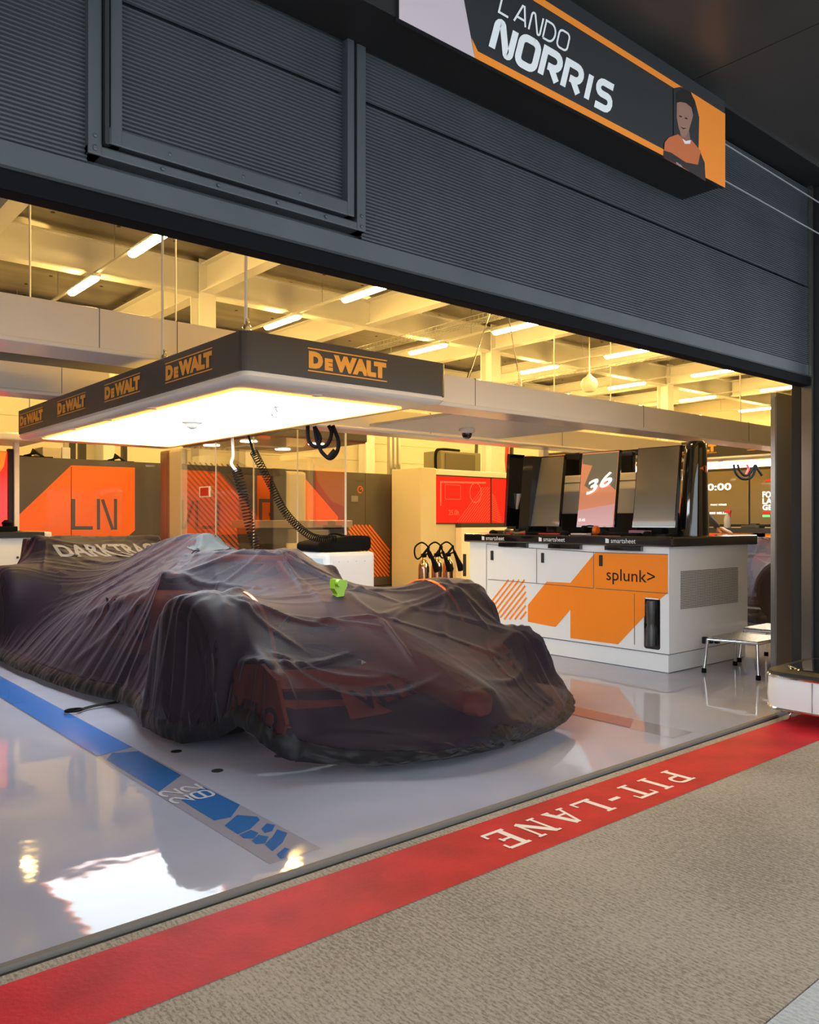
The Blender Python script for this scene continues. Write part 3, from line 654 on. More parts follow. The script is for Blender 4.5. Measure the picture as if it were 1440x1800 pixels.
# ================================================================== PARTITION WALL AND GRAPHICS
WY = 8.7
pw = B(2.6, 10.4, WY, WY+.08, .02, 1.915).build('partition_wall', 'wallgrey')
pe = empty('partition_wall', (6, WY, 0), 'dark grey-brown partition wall with orange panels and outlined letters', 'partition wall')
pw.name = 'panel'; pw.parent = pe; pw.matrix_parent_inverse = pe.matrix_basis.inverted()
B(2.6, 10.4, WY+.01, WY+.07, 0, .03).build('plinth', 'black', pe)
def WP(pts, nm, m, dy=.002, par=None):
    P_ = [oy(u, v, WY) for u, v in pts]
    return MB().add([(p.x, WY-dy, p.z) for p in P_], [tuple(range(len(P_)))]).build(nm, m, par or pe)
WP([(28, 910), (125, 818), (237, 822), (237, 932), (225, 943), (60, 943), (28, 930)], 'orange_panel', 'orangew')
def WL(mb, polys, width, dy=.004):
    for pl in polys:
        P_ = [oy(u, v, WY) for u, v in pl]
        strokes(mb, [[(p.x, p.z) for p in P_]], (0, WY, 0), (1, 0, 0), (0, 0, 1), 1, 1, width, dy)
mb = MB(); WL(mb, [[(129, 877), (129, 928), (163, 928)]], .045); WL(mb, [[(173, 931), (173, 877)], [(180, 878), (198, 931)], [(203, 931), (203, 877)]], .042)
mb.build('initials', 'wallgrey', pe)
mb = MB(); WL(mb, [[(125, 820), (125, 943)]], .006, .005); mb.build('seam', 'ink', pe)
WP([(322, 826), (385, 829), (420, 868), (420, 1010), (322, 1010)], 'orange_panel', mat('muted_orange_panel', (.70, .12, .03), .3, coat=.3))
st = MB()
for k_ in range(-9, 14):
    x0 = 5.05+k_*.085; a_ = max(0, (5.05-x0)); z0_ = 1.95-a_*1.0; ln = min(.92, 6.0-x0-a_)
    if ln > .05: strokes(st, [[(x0+a_, z0_), (x0+a_+ln, z0_-ln)]], (0, WY, 0), (1, 0, 0), (0, 0, 1), 1, 1, .024, .005)
st.build('diagonal_stripes', 'darkgrey', pe)
WP([(452, 833), (533, 837), (594, 908), (594, 925), (452, 915)], 'orange_panel', 'orangew')
WP([(452, 925), (520, 925), (545, 1005), (452, 1005)], 'orange_panel', 'orangew')
mb = MB(); strokes(mb, GL['R'], (6.30, WY, 1.05), (1, 0, 0), (0, 0, 1), .48, .37, .055, .005); strokes(mb, GL['I'], (6.05, WY, 1.05), (1, 0, 0), (0, 0, 1), .1, .4, .055, .005); mb.build('initials', 'wallgrey', pe)
mb = MB(); put_text(mb, 'S', (6.62, WY, .60), (1, 0, 0), (0, 0, 1), .2, .26, .01, .005); mb.build('letter', mat('pale_letter', (.35, .38, .36), .4), pe)
WP([(594, 940), (610, 925), (610, 940)], 'orange_panel', 'orangew')
st = MB()
cen = oy(645, 970, WY)
for k_ in range(26):
    # stripes run down-right, clipped to the chamfered block x 7.95..8.85, z .15..1.05
    c_ = 7.0+k_*.075
    pts = []
    for i in range(60):
        x = 7.95+i*.9/59; z = 1.05-(x-c_) if False else 1.07-(x-c_)*1.0
        if .16 < z < 1.05 and (x-8.4) < (1.05-z)+.02 and x < 8.82: pts.append((x, z))
    if len(pts) > 2: strokes(st, [[pts[0], pts[-1]]], (0, WY, 0), (1, 0, 0), (0, 0, 1), 1, 1, .030, .004)
st.build('diagonal_stripes', 'orangew', pe)
mb = MB(); strokes(mb, [arc(.5, .5, .5, .5, -30, 300, 16), [(.5, .5), (.8, .7)]], (8.14, WY, 1.58), (1, 0, 0), (0, 0, 1), .10, .11, .012, .005); mb.build('round_mark', 'orangew', pe)
mb = MB(); put_text(mb, 'Silverstone 1', (8.10, WY, 1.77), (1, 0, 0), (0, 0, 1), .2, .022, 0, .004); mb.build('small_print', 'darkgrey', pe)
mb = MB(); mb.box(8.0, 8.14, WY-.012, WY, 1.43, 1.53); mb.build('notice', 'steel', pe)
for x in (7.3, 8.3, 9.4): MB().box(x-.003, x+.003, WY-.002, WY, .03, 1.91).build('joint', 'black', pe)
# things stored on top / behind the partition
for i, (u0, u1, v0, v1, m, nm, lb) in enumerate([(75, 108, 785, 802, 'beige', 'storage_box', 'wider cream box standing behind the partition at far left'), (109, 124, 786, 802, 'cream', 'storage_box', 'small cream box just right of the wider one behind the partition')]):
    a_ = oy(u0, v0, 9.0); c_ = oy(u1, v1, 9.0)
    o = MB().box(a_.x, c_.x, 9.0, 9.4, .0, a_.z, bev=.01); tag(o.build(nm, m), lb, 'box')
for i, (u, v0, m, r_) in enumerate(((118, 778, 'steel', .03), (128, 778, 'darkgrey', .045), (146, 778, 'darkgrey', .05), (176, 778, 'steel', .05), (220, 778, 'darkgrey', .035))):
    p = oy(u, 800, 10.6); o = MB().box(p.x-r_, p.x+r_, 10.6, 10.7, 0, 3.2); tag(o.build('conduit', m), 'vertical dark trunking on the rear wall above the left panels, %s from the left' % ordn[i], 'conduit', 'trunking on the rear wall')
for (u, v, lab) in ((205, 808, 'coil of dark cable on the partition top above the left orange panel'), (60, 800, 'loose dark cables on the partition top at the far left')):
    p = oy(u, v, 8.9); o = MB()
    for k_ in range(5): o.tube([(p.x-.14+.02*k_, 8.85, p.z-.02), (p.x, 8.8+.04*k_, p.z+.02+.015*k_), (p.x+.14, 8.95, p.z-.02)], .012, 6)
    o.box(p.x-.2, p.x+.2, 8.79, 8.95, p.z-.12, p.z-.02)
    tag(o.build('cable_pile', 'rubber'), lab, 'cables')

# --- glass-sided booth
BX = 4.56
bt = empty('glass_booth', (6, 6.5, 0), 'glass-sided viewing booth with a dark red ceiling behind the car', 'booth')
B(BX, 6.05, 5.7, 7.7, 2.062, 2.26, bev=.02).build('roof', 'wallgrey', bt)
B(BX+.02, 6.03, 5.72, 7.68, 2.050, 2.064).build('roof_lining', 'redroof', bt)
for (u, v) in ((437, 776), (497, 790), (372, 783), (556, 781)):
    p = oz(u, v, 2.048); MB().lathe([(.10, .004), (.098, -.004), (.001, -.005)], (p.x, p.y, 2.048), k=24).build('downlight', mat('lit_downlight', (1, 1, .95), .4, emit=(1, .85, .6), es=25), bt)
p = oz(446, 787, 2.048); m_ = MB().box(p.x-.25, p.x+.25, p.y-.25, p.y+.25, 2.040, 2.051)
o = m_.build('air_vent', 'gwhite', bt)
vn = MB()
for k_ in range(4): vn.box(p.x-.2, p.x+.2, p.y-.18+.1*k_, p.y-.14+.1*k_, 2.037, 2.041)
vn.build('vent_slot', 'darkgrey', o)
for i, y0_ in enumerate((4.12, 4.95, 5.85, 6.75)):
    y1_ = (4.94, 5.84, 6.74, 7.68)[i]; B(BX, BX+.010, y0_, y1_, .02, 2.045).build('glass_pane', 'glassk', bt)
for y_ in (4.945, 5.845, 6.745): B(BX-.002, BX+.012, y_-.003, y_+.003, .02, 2.046).build('glass_joint', 'cream', bt)
B(BX-.002, BX+.014, 4.10, 4.112, .02, 2.046).build('glass_edge', 'cream', bt)
# frame at its far end and the inner doorway
B(4.56, 4.66, 8.10, 8.36, 0, 2.05, bev=.03).build('end_post', mat('brown_post', (.22, .09, .05), .3, coat=.4), bt)
B(4.56, 4.66, 7.70, 8.08, 0, 2.05, bev=.04).build('end_post', 'beige', bt)
B(6.30, 6.50, 8.30, 8.42, 0, 1.89).build('door_post', 'black', bt); B(6.50, 6.86, 8.28, 8.42, 0, 1.86, bev=.05).build('door_post', 'beige', bt)
B(5.3, 6.4, 8.30, 8.42, 1.78, 1.88).build('door_head', 'darkgrey', bt)
# bar counter inside
ct = empty('bar_counter', (6.3, 6.6, 0), 'dark slanted counter with a bronze top inside the booth', 'counter')
y_ = 6.9
a_ = oy(450, 915, y_); c_ = oy(612, 915, y_)
MB().prism([(a_.x, y_, 1.02), (a_.x+.02, y_, .82), (c_.x-.1, y_, .82), (c_.x, y_, 1.02)], (0, .5, 0)).build('body', 'darkgrey', ct)
MB().box(a_.x-.05, c_.x+.02, y_-.08, y_+.55, 1.02, 1.12, bev=.012).build('top', mat('bronze_top', (.34, .25, .15), .3, .4), ct)
B(a_.x+.25, a_.x+.4, y_+.2, y_+.35, 0, .84).build('leg', 'black', ct)
B(c_.x-.55, c_.x-.40, y_+.2, y_+.35, 0, .84).build('leg', 'black', ct)
nb = MB().box(BX-.012, BX-.001, ox(370, 861, BX).y, ox(352, 861, BX).y, 1.40, 1.53); o = nb.build('safety_notice', 'white'); tag(o, 'small white-framed red notice stuck on the booth glass', 'notice')
o2 = B(BX-.015, BX-.0115, ox(368, 861, BX).y, ox(354, 861, BX).y, 1.415, 1.515).build('red_field', 'redpaint', o)

# --- left and right screen walls in front of the partition
def screen_unit(name, x0, x1, y, lab, z1_=2.0, deep=.5):
    o = empty(name, ((x0+x1)/2, y, 0), lab, 'screen unit'); return o
lu = screen_unit('screen_unit', .4, 2.8, 7.7, 'white unit with a lit red screen at the left edge')
B(.4, 2.79, 7.35, 8.2, 1.99, 2.07, bev=.02).build('hood', 'gwhite', lu)
B(2.56, 2.61, 7.66, 7.74, 1.0, 1.99).build('side_post', 'gwhite', lu)
B(.4, 2.50, 7.72, 7.78, 1.05, 1.89).build('screen', 'redscreen', lu)
MB().prism([(1.6, 7.715, 1.88), (2.49, 7.715, 1.88), (2.46, 7.715, 1.72), (2.40, 7.715, 1.62), (2.2, 7.715, 1.4), (1.6, 7.715, 1.2)], (0, -.003, 0)).build('screen_image', 'orscreen', lu)
B(2.51, 2.56, 7.70, 7.8, 1.03, 1.92).build('screen_frame', 'black', lu)
lb = empty('cabinet_bench', (1.5, 7.5, 0), 'white bench with black worktop under the left red screen', 'bench')
B(.4, 2.70, 7.1, 7.98, .05, .93, bev=.01).build('body', 'bench', lb); B(.38, 2.70, 7.05, 8.0, .932, .99).build('worktop', 'black', lb)
B(2.70, 2.78, 7.05, 8.0, .05, .99, bev=.02).build('end_panel', 'cream', lb)
dr = B(.9, 2.52, 7.085, 7.10, .1, .78).build('door', 'bench', lb)
for x in (2.16, 2.44): MB().lathe([(.014, 0), (.012, -.012), (.001, -.013)], (x, 7.085, .72), 'y', k=12).build('lock', 'darkgrey', dr)
o = MB().box(2.3, 2.5, 7.3, 7.5, .992, 1.05, bev=.01).lathe([(.05, 1.05), (.06, 1.09), (.03, 1.12)], (2.42, 7.4, 0), k=12); tag(o.build('desk_gadget', 'rubber'), 'black gadget on the worktop under the left red screen', 'gadget')

ru = empty('screen_unit', (10, 8, 0), 'cream unit with a wide lit red screen between booth and workstation', 'screen unit')
Y0 = 7.75
a_ = oy(740, 900, Y0).x; b_ = oy(767, 900, Y0).x; e_ = oy(920, 900, Y0).x
B(a_, b_, Y0, Y0+.75, 0, 1.98, bev=.01).build('side_panel', 'beige', ru)
B(b_, e_, Y0+.12, Y0+.7, 1.88, 1.98, bev=.01).build('hood', 'cream', ru)
B(b_, e_, Y0+.10, Y0+.7, 0, 1.08).build('back_panel', 'beige', ru)
b2_ = oy(808, 900, Y0).x
B(b2_, e_, Y0-.05, Y0+.1, 0, 1.0, bev=.01).build('lower_cabinet', 'gwhite', ru)
B(b2_, e_, Y0-.03, Y0+.12, 1.0, 1.08).build('shelf', 'darkgrey', ru)
xm = oy(863, 880, Y0+.1).x
zs0 = oy(800, 919, Y0+.1).z; zs1 = oy(800, 838, Y0+.1).z
for k_, (s0, s1) in enumerate(((b_+.03, xm-.01), (xm+.01, e_))):
    s_ = B(s0, s1, Y0+.10, Y0+.14, zs0, zs1).build('screen', 'redscreen', ru)
    im = MB()
    if k_ == 0:
        for i in range(16): strokes(im, [[(s0+.55+i*.06, zs0+.02), (min(s1-.02, s0+.55+i*.06+.62), zs0+.02+min(.62, s1-.02-(s0+.55+i*.06)))]], (0, Y0+.1, 0), (1, 0, 0), (0, 0, 1), 1, 1, .008, .004) if s0+.55+i*.06 < s1-.05 else None
        strokes(im, [[(s0+.16, zs0+.28), (s0+.16, zs1-.1), (s1-.12, zs1-.08)]], (0, Y0+.1, 0), (1, 0, 0), (0, 0, 1), 1, 1, .03, .004)
        strokes(im, [[(s0+.26, zs1-.14), (s0+.26, zs0+.4), (s0+.62, zs0+.4), (s0+.62, zs1-.14), (s0+.26, zs1-.14)]], (0, Y0+.1, 0), (1, 0, 0), (0, 0, 1), 1, 1, .008, .004)
        strokes(im, [arc(s0+.98, zs1-.26, .14, .17, 0, 360, 20)], (0, Y0+.1, 0), (1, 0, 0), (0, 0, 1), 1, 1, .014, .004)
        put_text(im, '25.0h', (s0+.34, Y0+.1, zs0+.13), (1, 0, 0), (0, 0, 1), .24, .09, 0, .004)
    else:
        for i in range(14): strokes(im, [[(s0+.01, zs0+.06+i*.035), (s0+.06+.2*max(0, 1-i/14)+.02, zs0+.06+i*.035-.06-.0)]], (0, Y0+.1, 0), (1, 0, 0), (0, 0, 1), 1, 1, .007, .004)
    im.build('screen_image', 'redscreen2', s_)
B(b_+.0, e_, Y0+.085, Y0+.12, zs0-.02, zs0).build('screen_frame', 'black', ru); B(b_, e_, Y0+.085, Y0+.12, zs1, zs1+.02).build('screen_frame', 'black', ru); B(b_+.005, b_+.028, Y0+.085, Y0+.12, zs0, zs1).build('screen_frame', 'black', ru); B(xm-.012, xm+.012, Y0+.085, Y0+.12, zs0, zs1).build('screen_frame', 'black', ru)
# green-grey plant box behind, on the rear
a_ = oy(695, 800, 10.5); c_ = oy(825, 800, 10.5)
hv = empty('plant_unit', (a_.x, 10.5, 1.9), 'greenish metal ventilation box above the dark shelf behind the partition', 'ventilation box')
B(a_.x+.8, c_.x, 10.0, 10.55, 2.041, 2.55, bev=.02).build('casing', mat('olive_casing', (.20, .18, .10), .5), hv)
B(a_.x+.9, a_.x+1.75, 9.98, 10.0, 2.1, 2.5).build('grille', mat('olive_mesh', (.11, .09, .05), .6), hv)
MB().tube(spline([(a_.x+.74, 10.1, 2.075), (a_.x+.74, 10.1, 2.5), (a_.x+.9, 10.1, 2.58), (a_.x+1.4, 10.1, 2.58)], 20), .03).build('pipe', 'rubber', hv, True)
o = MB().box(a_.x, c_.x+.3, 9.9, 10.6, 1.8, 2.04).box(a_.x+.1, a_.x+.2, 10, 10.5, 0, 1.8).box(c_.x, c_.x+.1, 10, 10.5, 0, 1.8).build('equipment_shelf', mat('dark_green_shelf', (.05, .055, .035), .5)); tag(o, 'long dark green shelf behind the partition, under the ventilation box', 'shelf')
p = oy(695, 800, 11.5); o = MB()
for dx in (-.12, .0, .12): o.box(p.x+dx-.03, p.x+dx+.03, 11.5, 11.6, 0, 3.3)
tag(o.build('pipe_riser', 'steel'), 'cluster of steel risers on the rear wall left of the ventilation box', 'pipes')
for i, u in enumerate((838, 892, 900)):
    p = oy(u, 800, 11.6); o = MB().tube([(p.x, 11.6, 1.5), (p.x+.05, 11.6, 2.0), (p.x-.02, 11.6, 2.6), (p.x, 11.6, 3.0)], .05 if i else .04, 8)
    tag(o.build('wall_pipe', 'redpaint' if i == 1 else 'darkgrey', None, True), ['dark pipe on the rear wall right of the ventilation box', 'red pipe on the rear wall behind the workstation', 'dark pipe on the rear wall just right of the red pipe'][i], 'pipe')

# --- fire extinguishers
def extinguisher(x, y):
    e_ = empty('fire_extinguisher', (x, y, 0))
    MB().lathe([(.055, 0), (.075, .01), (.078, .04), (.078, .44), (.07, .50), (.045, .55), (.025, .57), (.022, .60)], (x, y, 0), k=24).build('cylinder', 'copper', e_, True)
    MB().box(x-.03, x+.03, y-.03, y+.03, .60, .65, bev=.006).prism([(x-.02, y-.01, .65), (x+.10, y-.01, .76), (x+.11, y-.01, .73), (x+.0, y-.01, .63)], (0, .02, 0)).prism([(x-.0, y-.01, .64), (x+.13, y-.01, .67), (x+.13, y-.01, .65), (x, y-.01, .62)], (0, .02, 0)).build('valve', 'rubber', e_)
    MB().tube(spline([(x-.03, y, .62), (x-.13, y-.02, .58), (x-.20, y-.04, .64), (x-.20, y-.05, .75), (x-.11, y-.08, .81), (x-.02, y-.10, .76), (x+.02, y-.1, .68)], 40), .012).build('hose', 'rubber', e_, True)
    MB().loft([[(x+.02+.16*t_+r_*math.cos(a_), y-.1, .68-.26*t_+r_*math.sin(a_)*.6) if False else (x+.02+.15*t_+r_*math.cos(a_)*.85, y-.1+r_*math.sin(a_), .68-.27*t_+r_*math.cos(a_)*.5) for a_ in [2*PI*k/12 for k in range(12)]] for t_, r_ in ((0, .02), (.25, .024), (.5, .032), (1, .056))]).build('horn', 'rubber', e_, True)
    return e_
p = oz(742, 1030, 0)
ex = []
for i, (u, yy) in enumerate(((745, 6.4), (768, 6.4), (788, 6.4))):
    q_ = oy(u, 1000, yy)
    if i == 0: e_ = extinguisher(q_.x, yy); base = e_; bx = q_.x
    else: e_ = copy_tree(base); e_.location = (q_.x, yy, 0)
    tag(e_, 'warm steel fire extinguisher on the floor beside the cream unit, %s of three' % ('leftmost', 'middle', 'rightmost')[i], 'fire extinguisher', 'fire extinguishers')

# --- white trolley right of the car
tr = empty('tool_trolley', (4.3, 3.7, 0), 'white rounded trolley cabinet with three knobs right of the car', 'trolley')
TX0, TX1, TY0, TY1 = 4.06, 4.86, 3.16, 4.16
p1 = oz(575, 972, .82)
TX0, TY0 = 3.95, 3.5; 
# corner at u=575; left face runs back (y), front face runs right (x)
TY0 = ox(575, 970, TX0).y; TY1 = ox(517, 970, TX0).y; TX1 = oy(659, 970, TY0).x; TZ = .835
B(TX0, TX1, TY0, TY1, .06, TZ, bev=.03).build('body', 'bench', tr)
B(TX0-.006, TX0, TY0+.06, TY1-.06, .10, TZ-.05).build('side_panel', mat('pale_blue_panel', (.55, .68, .74), .25), tr)
B(TX0+.05, TX1-.05, TY0-.006, TY0, .10, TZ-.05).build('front_panel', 'bench', tr)
for k_ in range(3):
    y_ = TY0+.14+.13*k_; MB().lathe([(.010, .01), (.010, -.02), (.016, -.022), (.015, -.04), (.001, -.042)], (TX0-.004, y_, TZ-.12), 'x', k=12).build('knob', 'chrome', tr, True)
for k_ in range(4):
    x_ = TX0+.12+(TX1-TX0-.24)*k_/3; MB().lathe([(.006, 0), (.005, -.004), (.001, -.005)], (x_, TY0-.006, TZ-.08), 'y', k=8).build('screw', 'chrome', tr)
for (x, y) in ((TX0+.08, TY0+.08), (TX1-.08, TY0+.08), (TX0+.08, TY1-.08), (TX1-.08, TY1-.08)): MB().lathe([(.03, -.012), (.03, .012)], (x, y, .03), 'x', k=16).build('castor', 'rubber', tr)
bg_ = empty('black_bag', (4.4, TY0+.3, TZ), 'flat black soft case with handle lying on the white trolley', 'case')
bm = bmesh.new(); bmesh.ops.create_cube(bm, size=1); bmesh.ops.subdivide_edges(bm, edges=bm.edges[:], cuts=5, use_grid_fill=True)
xa = oy(546, 950, TY0+.25).x; xb = oy(638, 950, TY0+.25).x
for v in bm.verts:
    x, y, z = v.co; k = 1-.25*abs(2*z)**4*.3
    v.co = Vector(((xa+xb)/2+x*(xb-xa)*k, TY0+.3+y*.34*k, TZ+.004+(z+.5)*(.105+.03*math.sin(3*x+1)+(.018*x))))
tmp = MB(); tmp.bm(bm); tmp.build('case_body', 'rubber', bg_, True)
MB().tube(spline([(xa+.12, TY0+.2, TZ+.12), (xa+.2, TY0+.2, TZ+.16), (xa+.32, TY0+.2, TZ+.14), (xa+.4, TY0+.2, TZ+.12)], 16), .010).build('handle', 'rubber', bg_, True)

# ================================================================== WORKSTATION
WX, WYF, WYB, WXR = 5.25, 1.075, 3.12, 6.40
ws = empty('workstation', (5.8, 2.1, 0), 'white workstation with orange graphics, black worktop and mesh side', 'workstation')
B(WX, WXR, WYF, WYB, .14, .915).build('body', 'bench', ws); B(WX+.012, WXR-.012, WYF+.012, WYB-.012, .004, .138).build('plinth', 'bench', ws)
B(WX+.004, WXR-.004, WYF+.004, WYB-.004, .134, .142).build('plinth_gap', 'line', ws)
MB().box(WX-.03, WXR+.08, WYF-.05, WYB+.05, .915, .992, bev=.014).build('worktop', 'gloss', ws)
def z3(x, y): return (800+x/2.5714, 760+y/2.5714)
def SP(pts, nm, m, dx=.002, par=None, conv=z3):
    P_ = [ox(*conv(x, y), WX) for x, y in pts]
    return MB().add([(WX-dx, p.y, p.z) for p in P_], [tuple(range(len(P_)))]).build(nm, m, par or ws)
SP([(635, 543), (963, 553), (963, 725), (935, 748), (738, 958), (522, 930), (522, 802), (455, 880), (330, 856), (330, 780), (415, 675), (522, 680)], 'orange_graphic', 'orange')
stp = MB()
for k_ in range(11):
    xa_ = 150+k_*24-0
    pl_ = []
    for i in range(50):
        x = xa_+ (-120+ i*7.0); y = 845-( -120+i*7.0)*1.28+ -90
        if 152 < x < 325 and 660+(x-150)*.02 < y < 848 and (x > 150+ (y-800)*1.2 if y > 800 else True) and not (x < 235-((y-660)*.62) and y < 800 and x > 165): pl_.append((x, y))
    if len(pl_) > 2:
        P_ = [ox(*z3(*q), WX) for q in (pl_[0], pl_[-1])]
        strokes(stp, [[(-P_[0].y, P_[0].z), (-P_[1].y, P_[1].z)]], (WX, 0, 0), (0, -1, 0), (0, 0, 1), 1, 1, .018, .002)
stp.build('orange_stripes', 'orange', ws)
def seam(pts, wd=.005, dx=.0035):
    mb = MB(); P_ = [ox(*z3(*q), WX) for q in pts]
    strokes(mb, [[(-p.y, p.z) for p in P_]], (WX, 0, 0), (0, -1, 0), (0, 0, 1), 1, 1, wd, dx); return mb
for pts in ([(143, 505), (143, 770)], [(370, 525), (370, 680)], [(628, 540), (628, 705)], [(150, 664), (365, 682), (628, 705)], [(637, 705), (965, 728)], [(812, 730), (812, 960)], [(143, 505), (370, 525), (628, 542), (965, 552)]):
    seam(pts).build('door_seam', 'line', ws)
for pts in ([(163, 535), (174, 535), (174, 577), (163, 577)], [(391, 545), (403, 545), (403, 589), (391, 589)], [(653, 555), (668, 555), (668, 604), (653, 604)], [(38, 550), (48, 550), (48, 650), (38, 650)]):
    P_ = [ox(*z3(*q), WX) for q in pts]; ys = [p.y for p in P_]; zs = [p.z for p in P_]
    MB().box(WX-.008, WX+.01, min(ys), max(ys), min(zs), max(zs), bev=.003).build('handle', 'black', ws)
for pts in ([(208, 498), (333, 518)], [(432, 508), (576, 528)], [(688, 513), (851, 535)]):
    a_ = ox(*z3(*pts[0]), WX).y; c_ = ox(*z3(pts[1][0], pts[0][1]), WX).y
    MB().box(WX-.034, WX-.0, c_, a_, .882, .914).build('pull_tray', 'gloss', ws)
tp_ = MB(); a_ = ox(*z3(686, 672), WX); c_ = ox(*z3(870, 672), WX)
zl = ox(*z3(690, 670), WX).z; zh = ox(*z3(690, 618), WX).z
put_text(tp_, 'splunk>', (WX, a_.y, zl-.025), (0, -1, 0), (0, 0, 1), a_.y-ox(*z3(905, 660), WX).y, zh-zl+.03, .0, .004); tp_.build('lettering', 'ink', ws)
sm = MB()
for (xa_, xb_, yy) in ((140, 223, 484), (400, 497, 490), (705, 817, 497)):
    a_ = ox(*z3(xa_, yy), WX-.03); c_ = ox(*z3(xb_, yy), WX-.03)
    put_text(sm, 'smartsheet', (WX-.03, a_.y, .937), (0, -1, 0), (0, 0, 1), a_.y-c_.y, .036, .0, .002)
    d_ = a_.y+.05; sm.add([(WX-.032, d_, .936), (WX-.032, d_-.032, .936), (WX-.032, d_-.032, .966), (WX-.032, d_, .972)], [(0, 1, 2, 3)])
sm.build('sponsor_print', 'white', ws)
# recess with a bottle
P_ = [ox(*z3(*q), WX) for q in ((852, 740), (930, 988))]
rc = MB().box(WX-.004, WX+.05, P_[1].y, P_[0].y, P_[1].z, P_[0].z, bev=.018); rc.build('recess', 'gloss', ws)
yc = (P_[0].y+P_[1].y)/2
o = MB().lathe([(.034, P_[1].z+.03), (.034, P_[1].z+.16), (.026, P_[1].z+.18), (.03, P_[1].z+.20), (.034, P_[0].z-.06), (.03, P_[0].z-.03)], (WX-.015, yc, 0), k=20); 
tag(o.build('black_flask', mat('dark_flask', (.05, .05, .05), .3), None, True), 'dark cylindrical flask standing in the workstation recess', 'flask')
# perforated side
def zf(x, y): return z3(x, y)
P_ = [oy(*z3(*q), WYF) for q in ((1017, 838), (1278, 620))]
MB().box(P_[0].x, P_[1].x, WYF-.004, WYF+.01, .452, .735).build('perforated_panel', 'grille', ws)
o = MB()
for u in (1258, 1246, 1236): q_ = oy(u, 1125, WYF); o.box(q_.x-.018, q_.x+.018, WYF-.03, WYF, q_.z-.025, q_.z+.025, bev=.005)
o.build('sockets', 'black', ws)
# leaning portrait screens
def lean(name, yL, yR, z0_, z1_, xb, xt, m, label, th=.03):
    o = empty(name, (xb, (yL+yR)/2, z0_), label, 'screen', 'leaning portrait screens')
    dx = xt-xb
    MB().prism([(xb+.005, yL, z0_), (xb+.005, yR, z0_), (xt+.005, yR, z1_), (xt+.005, yL, z1_)], (th, 0, 0)).build('casing', 'gloss', o)
    s_ = .006; MB().add([(xb+.003+dx*.01, yL-s_, z0_+s_), (xb+.003+dx*.01, yR+s_, z0_+s_), (xt+.003-dx*.01, yR+s_, z1_-s_), (xt+.003-dx*.01, yL-s_, z1_-s_)], [(0, 1, 2, 3)]).build('display', m, o)
    MB().box(xt+.04, xt+.08, (yL+yR)/2-.03, (yL+yR)/2+.03, .994, 1.3).box(xb-.02, xb+.16, (yL+yR)/2-.12, (yL+yR)/2+.12, .992, 1.004).build('stand', 'black', o)
    return o
SX = 5.58; STP = 5.66
scr = []
for i, (u0, u1, m) in enumerate(((926, 982, 'offscreen'), (1013, 1079, 'imgscreen'), (1111, 1186, 'offscreen'))):
    yL = ox(u0, 926, SX).y; yR = ox(u1, 926, SX).y
    scr.append(lean('portrait_screen', yL, yR, 1.055, (1.68, 1.69, 1.69)[i], SX, STP, m, ['dark portrait screen on the workstation, leftmost of three', 'portrait screen showing an orange picture with large digits, on the workstation', 'dark portrait screen beside the black cone on the workstation'][i]))
    scr[-1]['_y'] = (yL, yR)
yL, yR = scr[1]['_y']
def on2(a_, b_, lift=.006):   # a along width 0..1, b up 0..1
    return (SX+(STP-SX)*b_+.003-lift, yL+(yR-yL)*a_, 1.06+.62*b_)
for pg, m in (([(.04, .97), (.18, .95), (.12, .85), (.28, .87), (.34, .80), (.20, .66), (.05, .52), (.10, .8)], 'imgscreen'),):
    pass
MB().add([on2(*p) for p in ((.02, .99), (.98, .99), (.98, .48), (.70, .62), (.30, .50), (.14, .56), (.32, .83), (.05, .86))], [tuple(range(8))]).build('image_shade', 'imgdark', scr[1])
MB().add([on2(*p, .005) for p in ((.02, .01), (.98, .01), (.98, .30), (.02, .22))], [(0, 1, 2, 3)]).build('image_pink', 'imgpink', scr[1])
dg = MB(); U_ = Vector(on2(.9, .56))-Vector(on2(.25, .42)); O_ = Vector(on2(.22, .42, .009)); 
put_text(dg, '36', O_, (0, U_.y, U_.z), (STP-SX, -.0, .62) if False else (.128, -U_.z/U_.length*.5, 1), .27, .12, .02, .002)
dg.build('large_digits', 'lit', scr[1])
dg = MB(); put_text(dg, '25.05', on2(.06, .07, .008), (0, -1, 0), (.128, 0, 1), .07, .022, 0, .002); dg.build('small_digits', 'lit', scr[1])
for s_ in scr: del s_['_y']
# rear pods, white monitor backs between the screens
bk = []
for i, (u0, u1, v0, v1) in enumerate(((993, 1018, 797, 840), (1089, 1112, 795, 837))):
    a_ = ox(u0, v0, 5.95); c_ = ox(u1, v1, 5.95)
    o = MB().box(5.95, 6.0, c_.y, a_.y, c_.z, a_.z, bev=.006); tag(o.build('black_pod', 'gloss'), ['black box hung between the left and middle screens', 'black box hung between the middle and right screens'][i], 'equipment box', 'hung boxes')
    o.v = None
for i, (u0, u1) in enumerate(((984, 1022), (1084, 1118), (1188, 1205))):
    a_ = ox(u0, 836, 5.92).y; c_ = ox(u1, 836, 5.92).y
    o = empty('monitor_back', (5.92, (a_+c_)/2, 1.2), 'white monitor back standing behind the workstation screens, %s of three' % ('left', 'middle', 'right')[i], 'monitor', 'white monitor backs')
    B(5.92, 5.97, c_, a_, 1.17, 1.52, bev=.012).build('casing', 'gwhite', o); B(5.93, 6.05, (a_+c_)/2-.1, (a_+c_)/2+.1, .992, 1.2).build('foot', 'black', o)
    B(5.915, 5.92, c_, a_, 1.45, 1.455).build('seam', 'line', o)
fr = empty('rear_frame', (6.1, 2.0, 1.0), 'black frame with a top rail behind the workstation screens', 'frame')
yA = ox(905, 820, 6.12).y; yB = ox(1215, 820, 6.12).y
